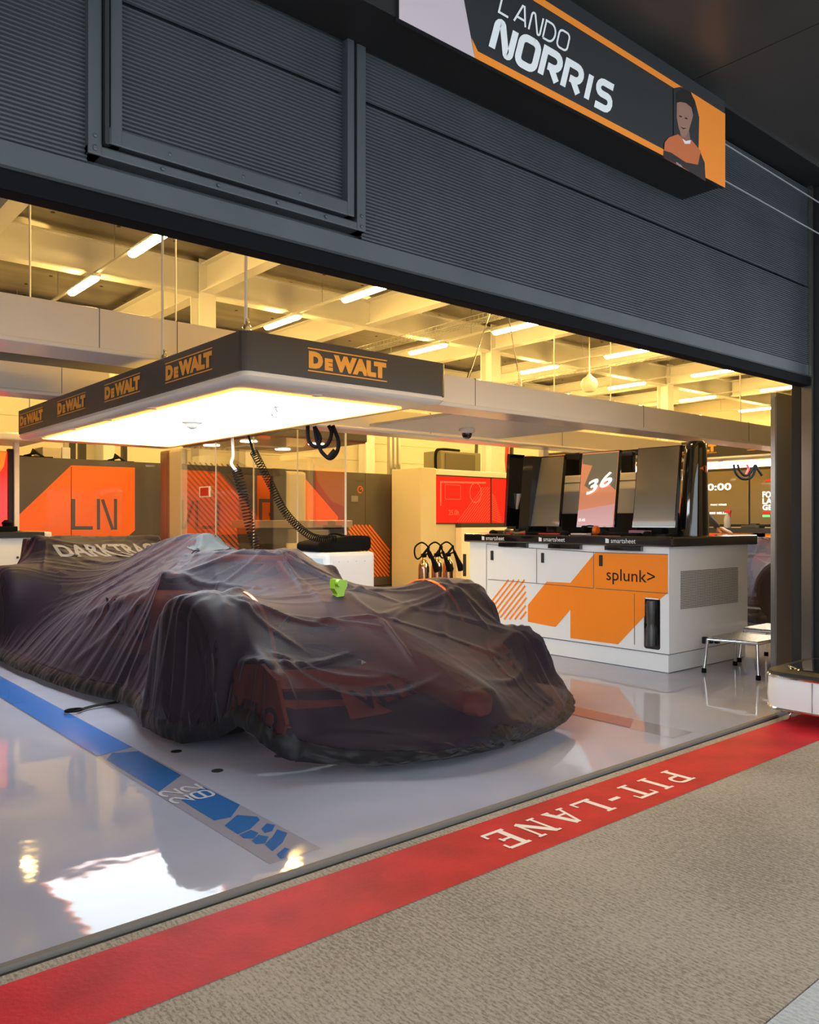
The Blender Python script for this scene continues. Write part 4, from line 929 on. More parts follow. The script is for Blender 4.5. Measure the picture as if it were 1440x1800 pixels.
B(6.1, 6.14, yB, yA, 1.68, 1.73).build('top_rail', 'gloss', fr)
B(6.1, 6.14, yB, yA, .994, 1.18).build('lower_panel', 'black', fr)
for y_ in (yA-.03, (yA*2+yB)/3, (yA+yB*2)/3, yB+.0): B(6.1, 6.14, y_, y_+.03, .994, 1.73).build('upright', 'black', fr)
# black pods at the left end
pd = empty('end_pod', (5.6, 3.0, 1.0), 'tall gloss black pod at the left end of the worktop', 'pod')
def slab(u0, u1, u0t, u1t, v0, v1, x, th, m, nm, par):
    a_ = ox(u0, v0, x); c_ = ox(u1, v0, x); d_ = ox(u1t, v1, x); e_ = ox(u0t, v1, x)
    return MB().prism([(x, a_.y, a_.z), (x, c_.y, c_.z), (x, d_.y, d_.z), (x, e_.y, e_.z)], (th, 0, 0)).build(nm, m, par)
slab(911, 928, 921, 938, 938, 802, 5.55, .25, 'gloss', 'inner_leaf', pd)
slab(891, 907, 893, 911, 930, 802, 5.75, .04, 'black', 'outer_leaf', pd); slab(886, 890, 892, 897, 925, 798, 5.60, .2, 'gloss', 'front_leaf', pd)
slab(896, 908, 898, 914, 895, 868, 5.72, .02, 'gwhite', 'pale_insert', pd)
B(5.45, 5.85, 2.80, 3.05, .993, 1.02).build('base', 'black', pd)
# cone
cn = empty('speaker_cone', (5.75, 1.22, .992), 'tall gloss black tapered column with an orange mark at the worktop corner', 'column')
rg = []
for z_, r_, dx in ((.993, .118, 0), (1.02, .116, .0), (1.4, .097, .012), (1.66, .082, .022), (1.70, .076, .024), (1.725, .055, .024), (1.73, .02, .024)):
    rg.append([(5.79+dx+r_*math.cos(a_)*1.0, 1.20-dx*.4+r_*math.sin(a_), z_) for a_ in [2*PI*k/40 for k in range(40)]])
MB().loft(rg).build('shell', 'gloss', cn, True)
mk = MB()
vs_ = []
for (an, z_) in ((208, 1.508), (222, 1.52), (238, 1.53), (252, 1.532), (252, 1.47), (247, 1.44), (240, 1.475), (228, 1.498)):
    a_ = math.radians(an+22); r_ = .0925; vs_.append((5.79+.016+r_*math.cos(a_), 1.20-.006+r_*math.sin(a_), z_))
mk.add(vs_, [tuple(range(8))]).build('orange_mark', 'orangew', cn)
# small things on the worktop
def desk(u, v, nm, lb, cat, fn):
    p = oz(u, v, .993); o = fn(p); tag(o, lb, cat); return o
def mouse(p):
    bm = bmesh.new(); bmesh.ops.create_uvsphere(bm, u_segments=16, v_segments=8, radius=.03)
    for v in bm.verts: v.co = Vector((p.x+v.co.x, p.y+v.co.y*1.6, .993+max(0, v.co.z+.004)*1.0))
    m_ = MB(); m_.bm(bm); return m_.build('computer_mouse', 'rubber', None, True)
def kb(p, w_=.14, d_=.36):
    m_ = MB().box(p.x-w_/2, p.x+w_/2, p.y-d_/2, p.y+d_/2, .993, 1.008, bev=.004)
    for i in range(10):
        for j_ in range(4): m_.box(p.x-w_/2+.012+j_*.03, p.x-w_/2+.036+j_*.03, p.y-d_/2+.012+i*.034, p.y-d_/2+.040+i*.034, 1.008, 1.013)
    return m_.build('keyboard', 'rubber')
class Q: pass
def Pt(x, y): q = Q(); q.x = x; q.y = y; q.z = .993; return q
for i, (x, y, lb) in enumerate(((5.36, 2.93, 'black mouse at the left end of the worktop'), (5.36, 2.12, 'black mouse in front of the left screen'), (5.42, 1.75, 'black mouse between middle and right screens'), (5.40, 1.35, 'black mouse in front of the right screen'))): tag(mouse(Pt(x, y)), lb, 'mouse')
tag(kb(Pt(5.42, 2.36)), 'black keyboard under the left portrait screen', 'keyboard'); tag(kb(Pt(5.40, 1.58)), 'black keyboard under the right portrait screen', 'keyboard')
for i, (x, y, w_, d_, h_, m, lb) in enumerate(((5.42, 2.66, .05, .3, .012, 'redpaint', 'red strip lying near the left pod'), (5.34, 2.25, .06, .22, .01, 'redpaint', 'red folder between the left and middle screens'), (5.36, 1.95, .06, .16, .012, 'pinkb', 'pale notebook under the middle screen'), (5.46, 1.46, .10, .14, .04, mat('dusky_cloth', (.35, .16, .2), .8), 'dusky pink cloth bundle under the right screen'), (5.62, 1.40, .10, .12, .05, 'rubber', 'black device beside the cone'))):
    o = MB().box(x-w_/2, x+w_/2, y-d_/2, y+d_/2, .993, .993+h_, bev=.004); tag(o.build('desk_item', m), lb, 'desk item')
hs = empty('ear_defenders', (5.55, 1.98, .993), 'orange and black ear defenders under the middle screen', 'ear defenders')
for dy in (-.06, .06): MB().lathe([(.03, -.02), (.038, -.01), (.038, .01), (.02, .022)], (5.52, 1.98+dy, 1.03), 'y', k=16).build('ear_cup', 'orangew' if dy < 0 else 'rubber', hs, True)
MB().tube([(5.52, 1.98+.07*math.cos(a_), 1.04+.025*math.sin(a_)) for a_ in [PI*k/12 for k in range(13)]], .007).build('headband', 'rubber', hs, True)
o = MB().tube(spline([(5.36, 2.80, 1.0), (5.34, 2.74, 1.03), (5.38, 2.68, 1.0), (5.44, 2.62, 1.01)], 20), .01); tag(o.build('looped_strap', mat('olive_strap', (.2, .17, .08), .6), None, True), 'olive looped strap near the left end of the worktop', 'strap')

# --- step stools
def stool(name, pts, zt, lab):
    # pts: four corners in plan
    c_ = sum((Vector(p) for p in pts), Vector((0, 0)))/4; o = empty(name, (c_.x, c_.y, 0), lab, 'step stool', 'step stools')
    MB().prism([(p[0], p[1], zt-.012) for p in pts], (0, 0, .012)).build('tread', 'tread', o)
    MB().tube([(p[0], p[1], zt-.018) for p in pts], .010, 8, closed=True).build('frame', 'chrome', o, True)
    for p in pts:
        MB().tube([(p[0], p[1], zt-.02), (p[0]+(p[0]-c_.x)*.10, p[1]+(p[1]-c_.y)*.10, .02)], .011, 10).build('leg', 'chrome', o, True)
        q_ = (p[0]+(p[0]-c_.x)*.10, p[1]+(p[1]-c_.y)*.10)
        MB().lathe([(.017, 0), (.017, .028), (.012, .034)], (q_[0], q_[1], 0), k=12).build('foot', 'rubber', o, True)
    return o
stool('step_stool', [(5.51, .92), (5.53, .56), (5.93, .56), (5.92, .92)], .262, 'chrome step stool with patterned tread, nearer one by the grey panel')
stool('step_stool', [(6.14, .98), (6.15, .62), (6.55, .62), (6.54, .98)], .272, 'chrome step stool behind the other, beside the grey panel')
# --- grey standing panel
gp = empty('tall_panel', (6, .5, 0), 'tall brownish-grey panel standing at the right side of the opening', 'panel')
gl_, gr_ = oy(1355, 1000, .44).x, oy(1414, 1000, .40).x
B(gl_, gl_+.008, .41, .44, 0, 1.95).build('edge', 'steel', gp)
B(gl_+.008, gr_-.015, .405, .445, 0, 1.98, bev=.004).build('board', mat('taupe_board', (.40, .34, .31), .35), gp)
B(gr_-.015, gr_, .40, .45, 0, 1.95).build('edge', 'steel', gp)
p = oy(1345, 684, 2.0); 
# --- low trolley at the right edge
ca = empty('low_cart', (4.9, .0, 0), 'low white cart with rounded corner and black top on the pit lane edge', 'cart')
def crr(g_): return rrect(4.50-g_, 5.9+g_, -.48-g_, .16+g_, .16)
cr = [(x, y) for x, y in crr(0)]
CX0, CX1, CY0, CY1 = 4.41, 5.03, -.52, -.02
def cring(g_, z): return ringz(rrect(CX0-g_, CX1+g_, CY0-g_, CY1+g_, .11), z)
MB().loft([cring(-.02, .075), cring(0, .085), cring(.004, .15), cring(0, .24), cring(-.004, .25)]).build('body', 'bench', ca, True)
MB().loft([cring(.004, .25), cring(.006, .257), cring(.003, .263)]).build('chrome_trim', 'chrome', ca, True)
MB().loft([cring(.004, .076), cring(.006, .082), cring(.004, .088)]).build('chrome_trim', 'chrome', ca, True)
MB().loft([cring(.0, .263), cring(-.004, .280), cring(-.03, .292), cring(-.035, .292)]).build('top', 'black', ca, True)
MB().loft([cring(-.07, .292), cring(-.075, .298), cring(-.1, .300)]).build('top_pad', 'gloss', ca, True)
MB().box(CX0+.001-.006, CX0+.0, CY0+.22, CY0+.222, .09, .245).build('seam', 'line', ca)
for (x, y) in ((CX0+.09, CY0+.09), (CX1-.09, CY0+.09), (CX0+.09, CY1-.09), (CX1-.09, CY1-.09)):
    MB().lathe([(.032, -.012), (.034, 0), (.032, .012)], (x, y, .034), 'x', k=20).build('castor', 'chrome', ca, True); MB().box(x-.02, x+.02, y-.012, y+.012, .05, .08).build('castor_fork', 'steel', ca)

# ================================================================== NEIGHBOURING BAY (seen past the workstation)
RX = 11.6
nbw = empty('display_wall', (RX, 3.5, 0), 'dark display wall with lit timing digits in the neighbouring bay', 'display wall')
B(RX, RX+.3, 1.2, 6.5, 1.02, 1.98).build('dark_panel', 'black', nbw)
ya = lambda u, v: ox(u, v, RX-.02)
for (u0, u1) in ((1215, 1316), (1319, 1420)):
    a_ = ya(u0, 830).y; c_ = ya(u1, 830).y; B(RX-.02, RX, c_, a_, 1.06, 1.86).build('display', 'offscreen', nbw)
mb = MB()
def rtxt(mb, s, u0, u1, vb, vt, bold=.0, lift=.026):
    a_ = ya(u0, vb); c_ = ya(u1, vb); t_ = ya(u0, vt); put_text(mb, s, (RX, a_.y, a_.z), (0, -1, 0), (0, 0, 1), a_.y-c_.y, t_.z-a_.z, bold, lift)
rtxt(mb, '00:00', 1232, 1286, 863, 851, .02); rtxt(mb, 'PARC FERME', 1250, 1278, 889, 886, .01); rtxt(mb, '000 MILLIS', 1248, 1280, 904, 900, .02)
rtxt(mb, 'FO', 1341, 1356, 875, 864, .03); rtxt(mb, 'LA', 1341, 1358, 886, 876, .03); rtxt(mb, 'GE', 1341, 1358, 897, 887, .03)
mb.build('lit_digits', 'lit', nbw)
mb = MB(); a_ = ya(1341, 903); c_ = ya(1356, 899); mb.add([(RX-.026, a_.y, a_.z), (RX-.026, c_.y, a_.z), (RX-.026, c_.y, c_.z), (RX-.026, a_.y, c_.z)], [(0, 1, 2, 3)])
a_ = ya(1343, 846); c_ = ya(1356, 837); mb.add([(RX-.026, a_.y, a_.z), (RX-.026, c_.y-.1, a_.z), (RX-.026, c_.y-.1, c_.z)], [(0, 1, 2)])
a_ = ya(1247, 920); c_ = ya(1258, 915); mb.add([(RX-.026, a_.y, a_.z), (RX-.026, c_.y, a_.z), (RX-.026, c_.y, c_.z), (RX-.026, a_.y, c_.z)], [(0, 1, 2, 3)]); mb.build('red_patch', 'redscreen', nbw)
mb = MB(); a_ = ya(1341, 909); c_ = ya(1354, 905); mb.add([(RX-.026, a_.y, a_.z), (RX-.026, c_.y, a_.z), (RX-.026, c_.y, c_.z), (RX-.026, a_.y, c_.z)], [(0, 1, 2, 3)]); mb.build('green_patch', 'litgreen', nbw)
nb2 = empty('far_bench', (RX, 3.5, 0), 'white and orange bench with a black top under the display wall of the next bay', 'bench')
B(RX-.55, RX+.28, 1.2, 6.5, .05, .95).build('body', 'bench', nb2); B(RX-.6, RX+.28, 1.15, 6.55, .952, 1.01).build('worktop', 'black', nb2)
a_ = ox(1335, 940, RX-.55); MB().add([(RX-.553, 4.3, .94), (RX-.553, 3.2, .94), (RX-.553, 3.2, .35), (RX-.553, 4.0, .35), (RX-.553, 4.4, .75)], [(0, 1, 2, 3, 4)]).build('orange_graphic', 'orange', nb2)
a_ = ox(1326, 940, RX-.55).y; 
MB().add([(RX-.553, a_, .94), (RX-.553, a_-1.2, .94), (RX-.553, a_-1.2, .3), (RX-.553, a_+.1, .3), (RX-.553, a_+.12, .86)], [(0, 1, 2, 3, 4)]).build('orange_graphic', 'orange', nb2)
# spray bottle
p = ox(1279, 918, RX-.35)
sb = empty('spray_bottle', (RX-.35, p.y, 1.01), 'clear spray bottle with a red trigger on the far bench', 'spray bottle')
MB().lathe([(.045, 0), (.05, .01), (.05, .13), (.04, .17), (.018, .20), (.016, .22)], (RX-.35, p.y, 1.01), k=20).build('bottle', mat('cloudy_plastic', (.55, .55, .55), .2, trans=.3), sb, True)
MB().box(RX-.37, RX-.33, p.y-.055, p.y+.03, 1.23, 1.27, bev=.006).box(RX-.36, RX-.34, p.y-.05, p.y-.038, 1.18, 1.24).build('trigger', 'redpaint', sb)
o = MB().box(RX-.42, RX-.25, 3.35, 3.62, 1.012, 1.05, bev=.006).box(RX-.40, RX-.3, 3.4, 3.5, 1.05, 1.075); tag(o.build('small_tray', 'darkgrey'), 'small dark tray with papers on the far bench', 'tray')
# hose loops and the person by the far bench
hl = empty('hose_loops', (9.3, 2.6, 1.77), 'dark hoses looped under the far canopy, above the display wall', 'hose')
for pts in ([(1290, 816), (1294, 832), (1306, 842), (1322, 838), (1330, 818)], [(1297, 816), (1301, 828), (1310, 836), (1320, 830), (1328, 816)], [(1313, 816), (1316, 824), (1312, 834)], [(1328, 816), (1333, 826), (1340, 836)]):
    MB().tube(spline([atf(u, v, 9.4) for u, v in pts], 24), .014, 8).build('hose', 'rubber' if pts[0][0] != 1313 else 'redpaint', hl, True)

def skin_fig(name, verts, edges, radii, m, parent, sub=2):
    me = bpy.data.meshes.new(name); me.from_pydata(verts, edges, []); o = bpy.data.objects.new(name, me); COL.objects.link(o)
    o.modifiers.new('s', 'SKIN'); 
    for i, r in enumerate(radii):
        me.skin_vertices[0].data[i].radius = (r, r) if not isinstance(r, tuple) else r
    me.skin_vertices[0].data[0].use_root = True
    s_ = o.modifiers.new('d', 'SUBSURF'); s_.levels = sub; s_.render_levels = sub
    me2 = bpy.data.meshes.new_from_object(o.evaluated_get(bpy.context.evaluated_depsgraph_get()))
    bpy.data.objects.remove(o)
    for p in me2.polygons: p.use_smooth = True
    me2.materials.clear(); me2.materials.append(M[m]); o = bpy.data.objects.new(name, me2); COL.objects.link(o)
    o.parent = parent; o.matrix_parent_inverse = parent.matrix_basis.inverted(); return o
# a person leaning by the far bench, mostly hidden by the black column: dark sleeve and hand show
hx = ox(1268, 932, 8.0)          # hand position
pe_ = empty('person', (hx.x-.02, hx.y+.55, 0), 'person in a dark shirt leaning past the black column, hand low', 'person')
bx_, by_ = 8.0, hx.y+.52
V_ = [(bx_, by_, .92), (bx_, by_, 1.08), (bx_, by_-.04, 1.26), (bx_, by_-.08, 1.38), (bx_, by_-.10, 1.45), (bx_, by_-.13, 1.55), (bx_, by_-.14, 1.64),
      (bx_-.02, by_-.24, 1.36), (bx_-.02, by_-.36, 1.16), (bx_, by_-.50, 1.03), (bx_+.05, by_+.12, 1.36), (bx_+.08, by_+.18, 1.1), (bx_+.08, by_+.14, .88),
      (bx_, by_-.10, .88), (bx_, by_-.10, .5), (bx_, by_-.10, .08), (bx_, by_-.18, .04), (bx_, by_+.10, .88), (bx_, by_+.10, .5), (bx_, by_+.10, .08), (bx_, by_+.02, .04)]
E_ = [(0, 1), (1, 2), (2, 3), (3, 4), (4, 5), (5, 6), (3, 7), (7, 8), (8, 9), (3, 10), (10, 11), (11, 12), (0, 13), (13, 14), (14, 15), (15, 16), (0, 17), (17, 18), (18, 19), (19, 20)]
R_ = [.13, .13, .15, .12, .05, .085, .075, .058, .045, .032, .058, .045, .032, .09, .06, .045, .035, .09, .06, .045, .035]
skin_fig('body', V_, E_, R_, 'cloth', pe_)
MB().loft([[(bx_+.078*r_*math.cos(a_), by_-.135+.09*r_*math.sin(a_), z_) for a_ in [2*PI*k/20 for k in range(20)]] for z_, r_ in ((1.46, .5), (1.49, .85), (1.54, 1.05), (1.60, 1.1), (1.66, 1.06), (1.71, .8), (1.735, .4))]).build('head', 'skin', pe_, True)
MB().loft([[(bx_+.084*r_*math.cos(a_), by_-.12+.096*r_*math.sin(a_), z_) for a_ in [2*PI*k/20 for k in range(20)]] for z_, r_ in ((1.62, 1.08), (1.66, 1.12), (1.72, .9), (1.752, .4))]).build('hair', 'ink', pe_, True)
hb = (bx_, by_-.50, 1.03)
V_ = [hb, (bx_, by_-.545, 1.015)]; E_ = [(0, 1)]; R_ = [.028, .034]
for k, (dx, ln) in enumerate(((-.030, .060), (-.010, .070), (.012, .066), (.032, .052))):
    i0 = len(V_); V_ += [(bx_+dx, by_-.575, 1.005), (bx_+dx, by_-.575-ln*.55, .995), (bx_+dx, by_-.575-ln, .972)]; E_ += [(1, i0), (i0, i0+1), (i0+1, i0+2)]; R_ += [.012, .0095, .0085]
i0 = len(V_); V_ += [(bx_-.045, by_-.53, .995), (bx_-.058, by_-.565, .98)]; E_ += [(0, i0), (i0, i0+1)]; R_ += [.011, .009]
skin_fig('hand', V_, E_, R_, 'skin', pe_)

# ================================================================== RACING CAR
CXC, YF, YR = 2.76, 1.66, 5.16
car = empty('racing_car', (CXC, 3.4, 0), 'open-wheel racing car with orange bodywork under the near dark cover', 'racing car', 'covered racing cars')
OBS = []   # (verts, faces) that hold the cover up
def CP(mb, name, m, parent=None, smooth=False, obs=True):
    if obs: OBS.append((list(mb.v), list(mb.f)))
    return mb.build(name, m, parent or car, smooth)
def ell(x, y, z, hw, hh, pw_=2.6, k=28):
    r = []
    for i in range(k):
        a_ = 2*PI*i/k; c_, s_ = math.cos(a_), math.sin(a_)
        r.append((x+hw*math.copysign(abs(c_)**(2/pw_), c_), y, z+hh*math.copysign(abs(s_)**(2/pw_), s_)))
    return r
nose = [(.50, .215, .05, .03), (.54, .235, .10, .05), (.70, .275, .125, .065), (1.0, .36, .15, .085), (1.35, .46, .17, .11), (1.66, .52, .19, .14), (2.05, .545, .24, .17), (2.40, .55, .29, .19)]
CP(MB().loft([ell(CXC, y, z, a, b_) for y, z, a, b_ in nose]), 'nose', 'papaya', smooth=True)
CP(MB().loft([ell(CXC, y, z, a, b_) for y, z, a, b_ in ((2.38, .50, .29, .22), (2.7, .48, .33, .26), (3.1, .46, .36, .27), (3.5, .46, .34, .30))]), 'cockpit_tub', 'carbon', smooth=True)
eng = [(3.32, .80, .10, .10), (3.38, .82, .14, .15), (3.6, .80, .15, .18), (4.0, .70, .17, .22), (4.5, .56, .19, .25), (5.1, .44, .16, .22), (5.55, .40, .10, .14)]
CP(MB().loft([ell(CXC, y, z, a, b_, 2.2) for y, z, a, b_ in eng]), 'engine_cover', 'papaya', smooth=True)
CP(MB().lathe([(.085, -.02), (.10, 0), (.085, .03)], (CXC, 3.34, .885), 'y', k=20), 'air_intake', 'carbon', smooth=True)
for s_ in (-1, 1):
    sp2 = [(2.55, .44, .48, .12, .14), (2.62, .44, .46, .22, .20), (2.9, .43, .46, .24, .215), (3.4, .40, .45, .25, .215), (4.0, .36, .42, .25, .18), (4.6, .30, .38, .22, .13), (4.95, .26, .28, .12, .08)]
    sd = CP(MB().loft([ell(CXC+s_*dx, y, z, a, b_, 3.2) for y, z, dx, a, b_ in sp2]), 'sidepod', 'carbon' if False else 'papaya', smooth=True)
    if s_ < 0:
        # lettering on the pod's flank
        tx_ = MB(); put_text(tx_, 'VELO', (CXC-.704, 3.45, .34), (0, -1, 0), (0, 0, 1), .72, .24, .03, .004); tx_.build('lettering', 'ink', sd)
    CP(MB().prism([(CXC+s_*.30, 2.3, .06), (CXC+s_*.82, 2.55, .06), (CXC+s_*.86, 3.2, .06), (CXC+s_*.80, 4.8, .06), (CXC+s_*.50, 5.0, .06), (CXC+s_*.2, 5.0, .06)], (0, 0, .03)), 'floor_edge', 'carbon')
    # mirror
    CP(MB().loft([ell(CXC+s_*.55, y, .735, .085*k_, .028*k_) for y, k_ in ((2.60, .7), (2.63, 1), (2.70, .9), (2.74, .3))]), 'mirror', 'carbon', smooth=True)
    CP(MB().tube([(CXC+s_*.30, 2.72, .62), (CXC+s_*.48, 2.67, .73)], .012), 'mirror_stalk', 'carbon', obs=False)
    # suspension
    for (ya, yb, za, zb) in ((1.45, YF-.02, .52, .50), (1.95, YF+.03, .50, .50), (1.50, YF-.02, .33, .22), (2.0, YF+.02, .30, .22), (1.9, YF, .58, .26)):
        CP(MB().tube([(CXC+s_*.16, ya, za), (CXC+s_*.66, yb, zb)], .014, 8), 'suspension_arm', 'carbon', obs=False)
    for (ya, yb, za, zb) in ((4.7, YR-.04, .44, .50), (5.3, YR+.04, .42, .50), (4.75, YR, .22, .2)):
        CP(MB().tube([(CXC+s_*.15, ya, za), (CXC+s_*.60, yb, zb)], .014, 8), 'suspension_arm', 'carbon', obs=False)
    for (yy, wd, r_) in ((YF, .34, .355), (YR, .43, .36)):
        xo = CXC+s_*.985; xi = CXC+s_*(.985-wd); rr_ = .05
        prof = [(r_-.12, xi), (r_-.02, xi), (r_, xi+s_*.03), (r_, xo-s_*.05), (r_-.02, xo-s_*.012), (r_-.10, xo), (r_-.12, xo-s_*.01)]
        ty = CP(MB().lathe([(a, h_-xi) for a, h_ in prof], (xi, yy, .357), 'x', k=48), 'tyre', 'tyre', smooth=True)
        MB().lathe([(r_-.13, 0), (r_-.115, s_*.004), (r_-.115, -s_*.03)], (xo, yy, .357), 'x', k=36).build('wheel_cover', 'carbon', ty, True)
        rg_ = MB().tube([(xo+s_*.002, yy+(r_-.06)*math.cos(a_), .357+(r_-.06)*math.sin(a_)) for a_ in [2*PI*k/48 for k in range(48)]], .006, 6, closed=True); rg_.build('sidewall_ring', 'darkgrey', ty, True)
        if yy == YF:   # thin orange-edged winglet arched over the tyre
            wl_ = MB(); pts = [(yy+.37*math.cos(a_), .36+.37*math.sin(a_)) for a_ in [math.radians(t_) for t_ in range(60, 176, 8)]]
            for i in range(len(pts)-1): wl_.prism([(xi-s_*.0, pts[i][0], pts[i][1]), (xi+s_*.02, pts[i][0], pts[i][1]), (xi+s_*.02, pts[i+1][0], pts[i+1][1]), (xi, pts[i+1][0], pts[i+1][1])], (0, 0, .008))
            CP(wl_, 'wheel_winglet', 'papaya', obs=False)
    # front wing endplate
    ep = [(.88, .16), (.84, .22), (.92, .40), (1.05, .455), (1.28, .42), (1.36, .28), (1.34, .16)]
    xe = CXC+s_*.86+ (.03 if s_ > 0 else 0)
    e_ = CP(MB().prism([(xe, y, z) for y, z in ep], (s_*.018, 0, 0)), 'front_endplate', 'papaya' if s_ < 0 else 'carbon')
    tx_ = MB()
    if s_ < 0: put_text(tx_, 'VELO', (xe-.019, 1.32, .16), (0, -1, 0), (0, -.25, 1), .40, .12, .03, .003); tx_.build('lettering', 'ink', e_)

    # rear wing endplate
    CP(MB().prism([(CXC+s_*.52, y, z) for y, z in ((5.45, .40), (5.50, .80), (5.60, .92), (5.98, .92), (6.0, .40))], (s_*.02, 0, 0)), 'rear_endplate', 'carbon')
# front wing elements
for k_, (y0_, z0_, ch, m, sweep) in enumerate(((.52, .10, .26, 'carbon', .26), (.74, .155, .16, 'papaya', .20), (.88, .22, .14, 'carbon', .16), (1.0, .30, .12, 'papaya', .12))):
    rings = []
    for i in range(25):
        s_ = i/24*2-1; x = CXC+s_*.86; y = y0_+sweep*abs(s_)**1.6; z = z0_+(.05 if k_ else .0)*abs(s_)**2-(.02 if abs(s_) > .3 else 0)
        rings.append([(x, y, z), (x, y+ch*.5, z+ch*.28), (x, y+ch, z+ch*.62), (x, y+ch, z+ch*.62-.008), (x, y+ch*.5, z+ch*.22), (x, y+.01, z-.014)])
    CP(MB().loft(rings), 'front_wing_element', m, smooth=True)
CP(MB().prism([(CXC-.56, .80, .20), (CXC+.02, .76, .20), (CXC+.04, .95, .31), (CXC-.50, .98, .31)], (0, 0, .006)), 'orange_flap_panel', 'papaya')
o = MB(); put_text(o, 'VELO', (CXC-.50, .80, .222), (1, 0, 0), (0, .8, .5), .48, .14, .03, .012); o.build('wing_lettering', 'ink', car)
MB().prism([(CXC+.10, .68, .29), (CXC+.34, .68, .25), (CXC+.40, .82, .27), (CXC+.26, .92, .30)], (0, 0, .006)).build('blue_patch', 'carblue', car)
MB().prism([(CXC-.03, .60, .302), (CXC+.06, .60, .300), (CXC+.12, 1.05, .44), (CXC+.02, 1.05, .458)], (0, 0, .008)).build('nose_stripe', 'papaya', car)
# halo
hl_ = [(CXC, 2.16, .64), (CXC, 2.26, .76), (CXC, 2.36, .84)]
CP(MB().tube(hl_, .026, 10), 'halo_pillar', 'papaya', smooth=True)
CP(MB().tube(spline([(CXC-.34, 3.22, .70), (CXC-.35, 3.0, .80), (CXC-.30, 2.68, .86), (CXC-.14, 2.42, .86), (CXC, 2.36, .855), (CXC+.14, 2.42, .86), (CXC+.30, 2.68, .86), (CXC+.35, 3.0, .80), (CXC+.34, 3.22, .70)], 48), .028, 10), 'halo_hoop', 'papaya', smooth=True)
CP(MB().loft([ell(CXC, y, z, a, b_) for y, z, a, b_ in ((3.15, .66, .16, .10), (3.25, .72, .17, .10), (3.36, .72, .16, .10))]), 'headrest', 'carbon', smooth=True)
# rear wing
rw = CP(MB().loft([[(x, 5.52, .78), (x, 5.50, .93), (x, 5.53, .945), (x, 5.80, .90), (x, 5.78, .78)] for x in (CXC-.56, CXC+.54)]), 'rear_wing_flap', 'carbon')
CP(MB().loft([[(x, 5.50, .46), (x, 5.60, .50), (x, 5.80, .52), (x, 5.60, .47)] for x in (CXC-.52, CXC+.52)]), 'beam_wing', 'carbon')
CP(MB().prism([(CXC-.12, 5.5, .28), (CXC+.12, 5.5, .28), (CXC+.12, 5.72, .28), (CXC-.12, 5.72, .28)], (0, 0, .1)), 'rear_light_block', 'carbon')
MB().box(1.95+.35, 2.85, .72, 1.25, .035, .062, bev=.008).build('skid_board', 'carbon', car)
MB().tube(spline([(2.0, 1.28, .13), (2.18, 1.12, .10), (2.30, 1.0, .06), (2.46, .92, .045), (2.6, .86, .06)], 20), .013).build('lower_tube', 'steel', car, True)
MB().box(2.12, 2.20, 1.20, 1.30, .10, .13).build('orange_tab', 'papaya', car)

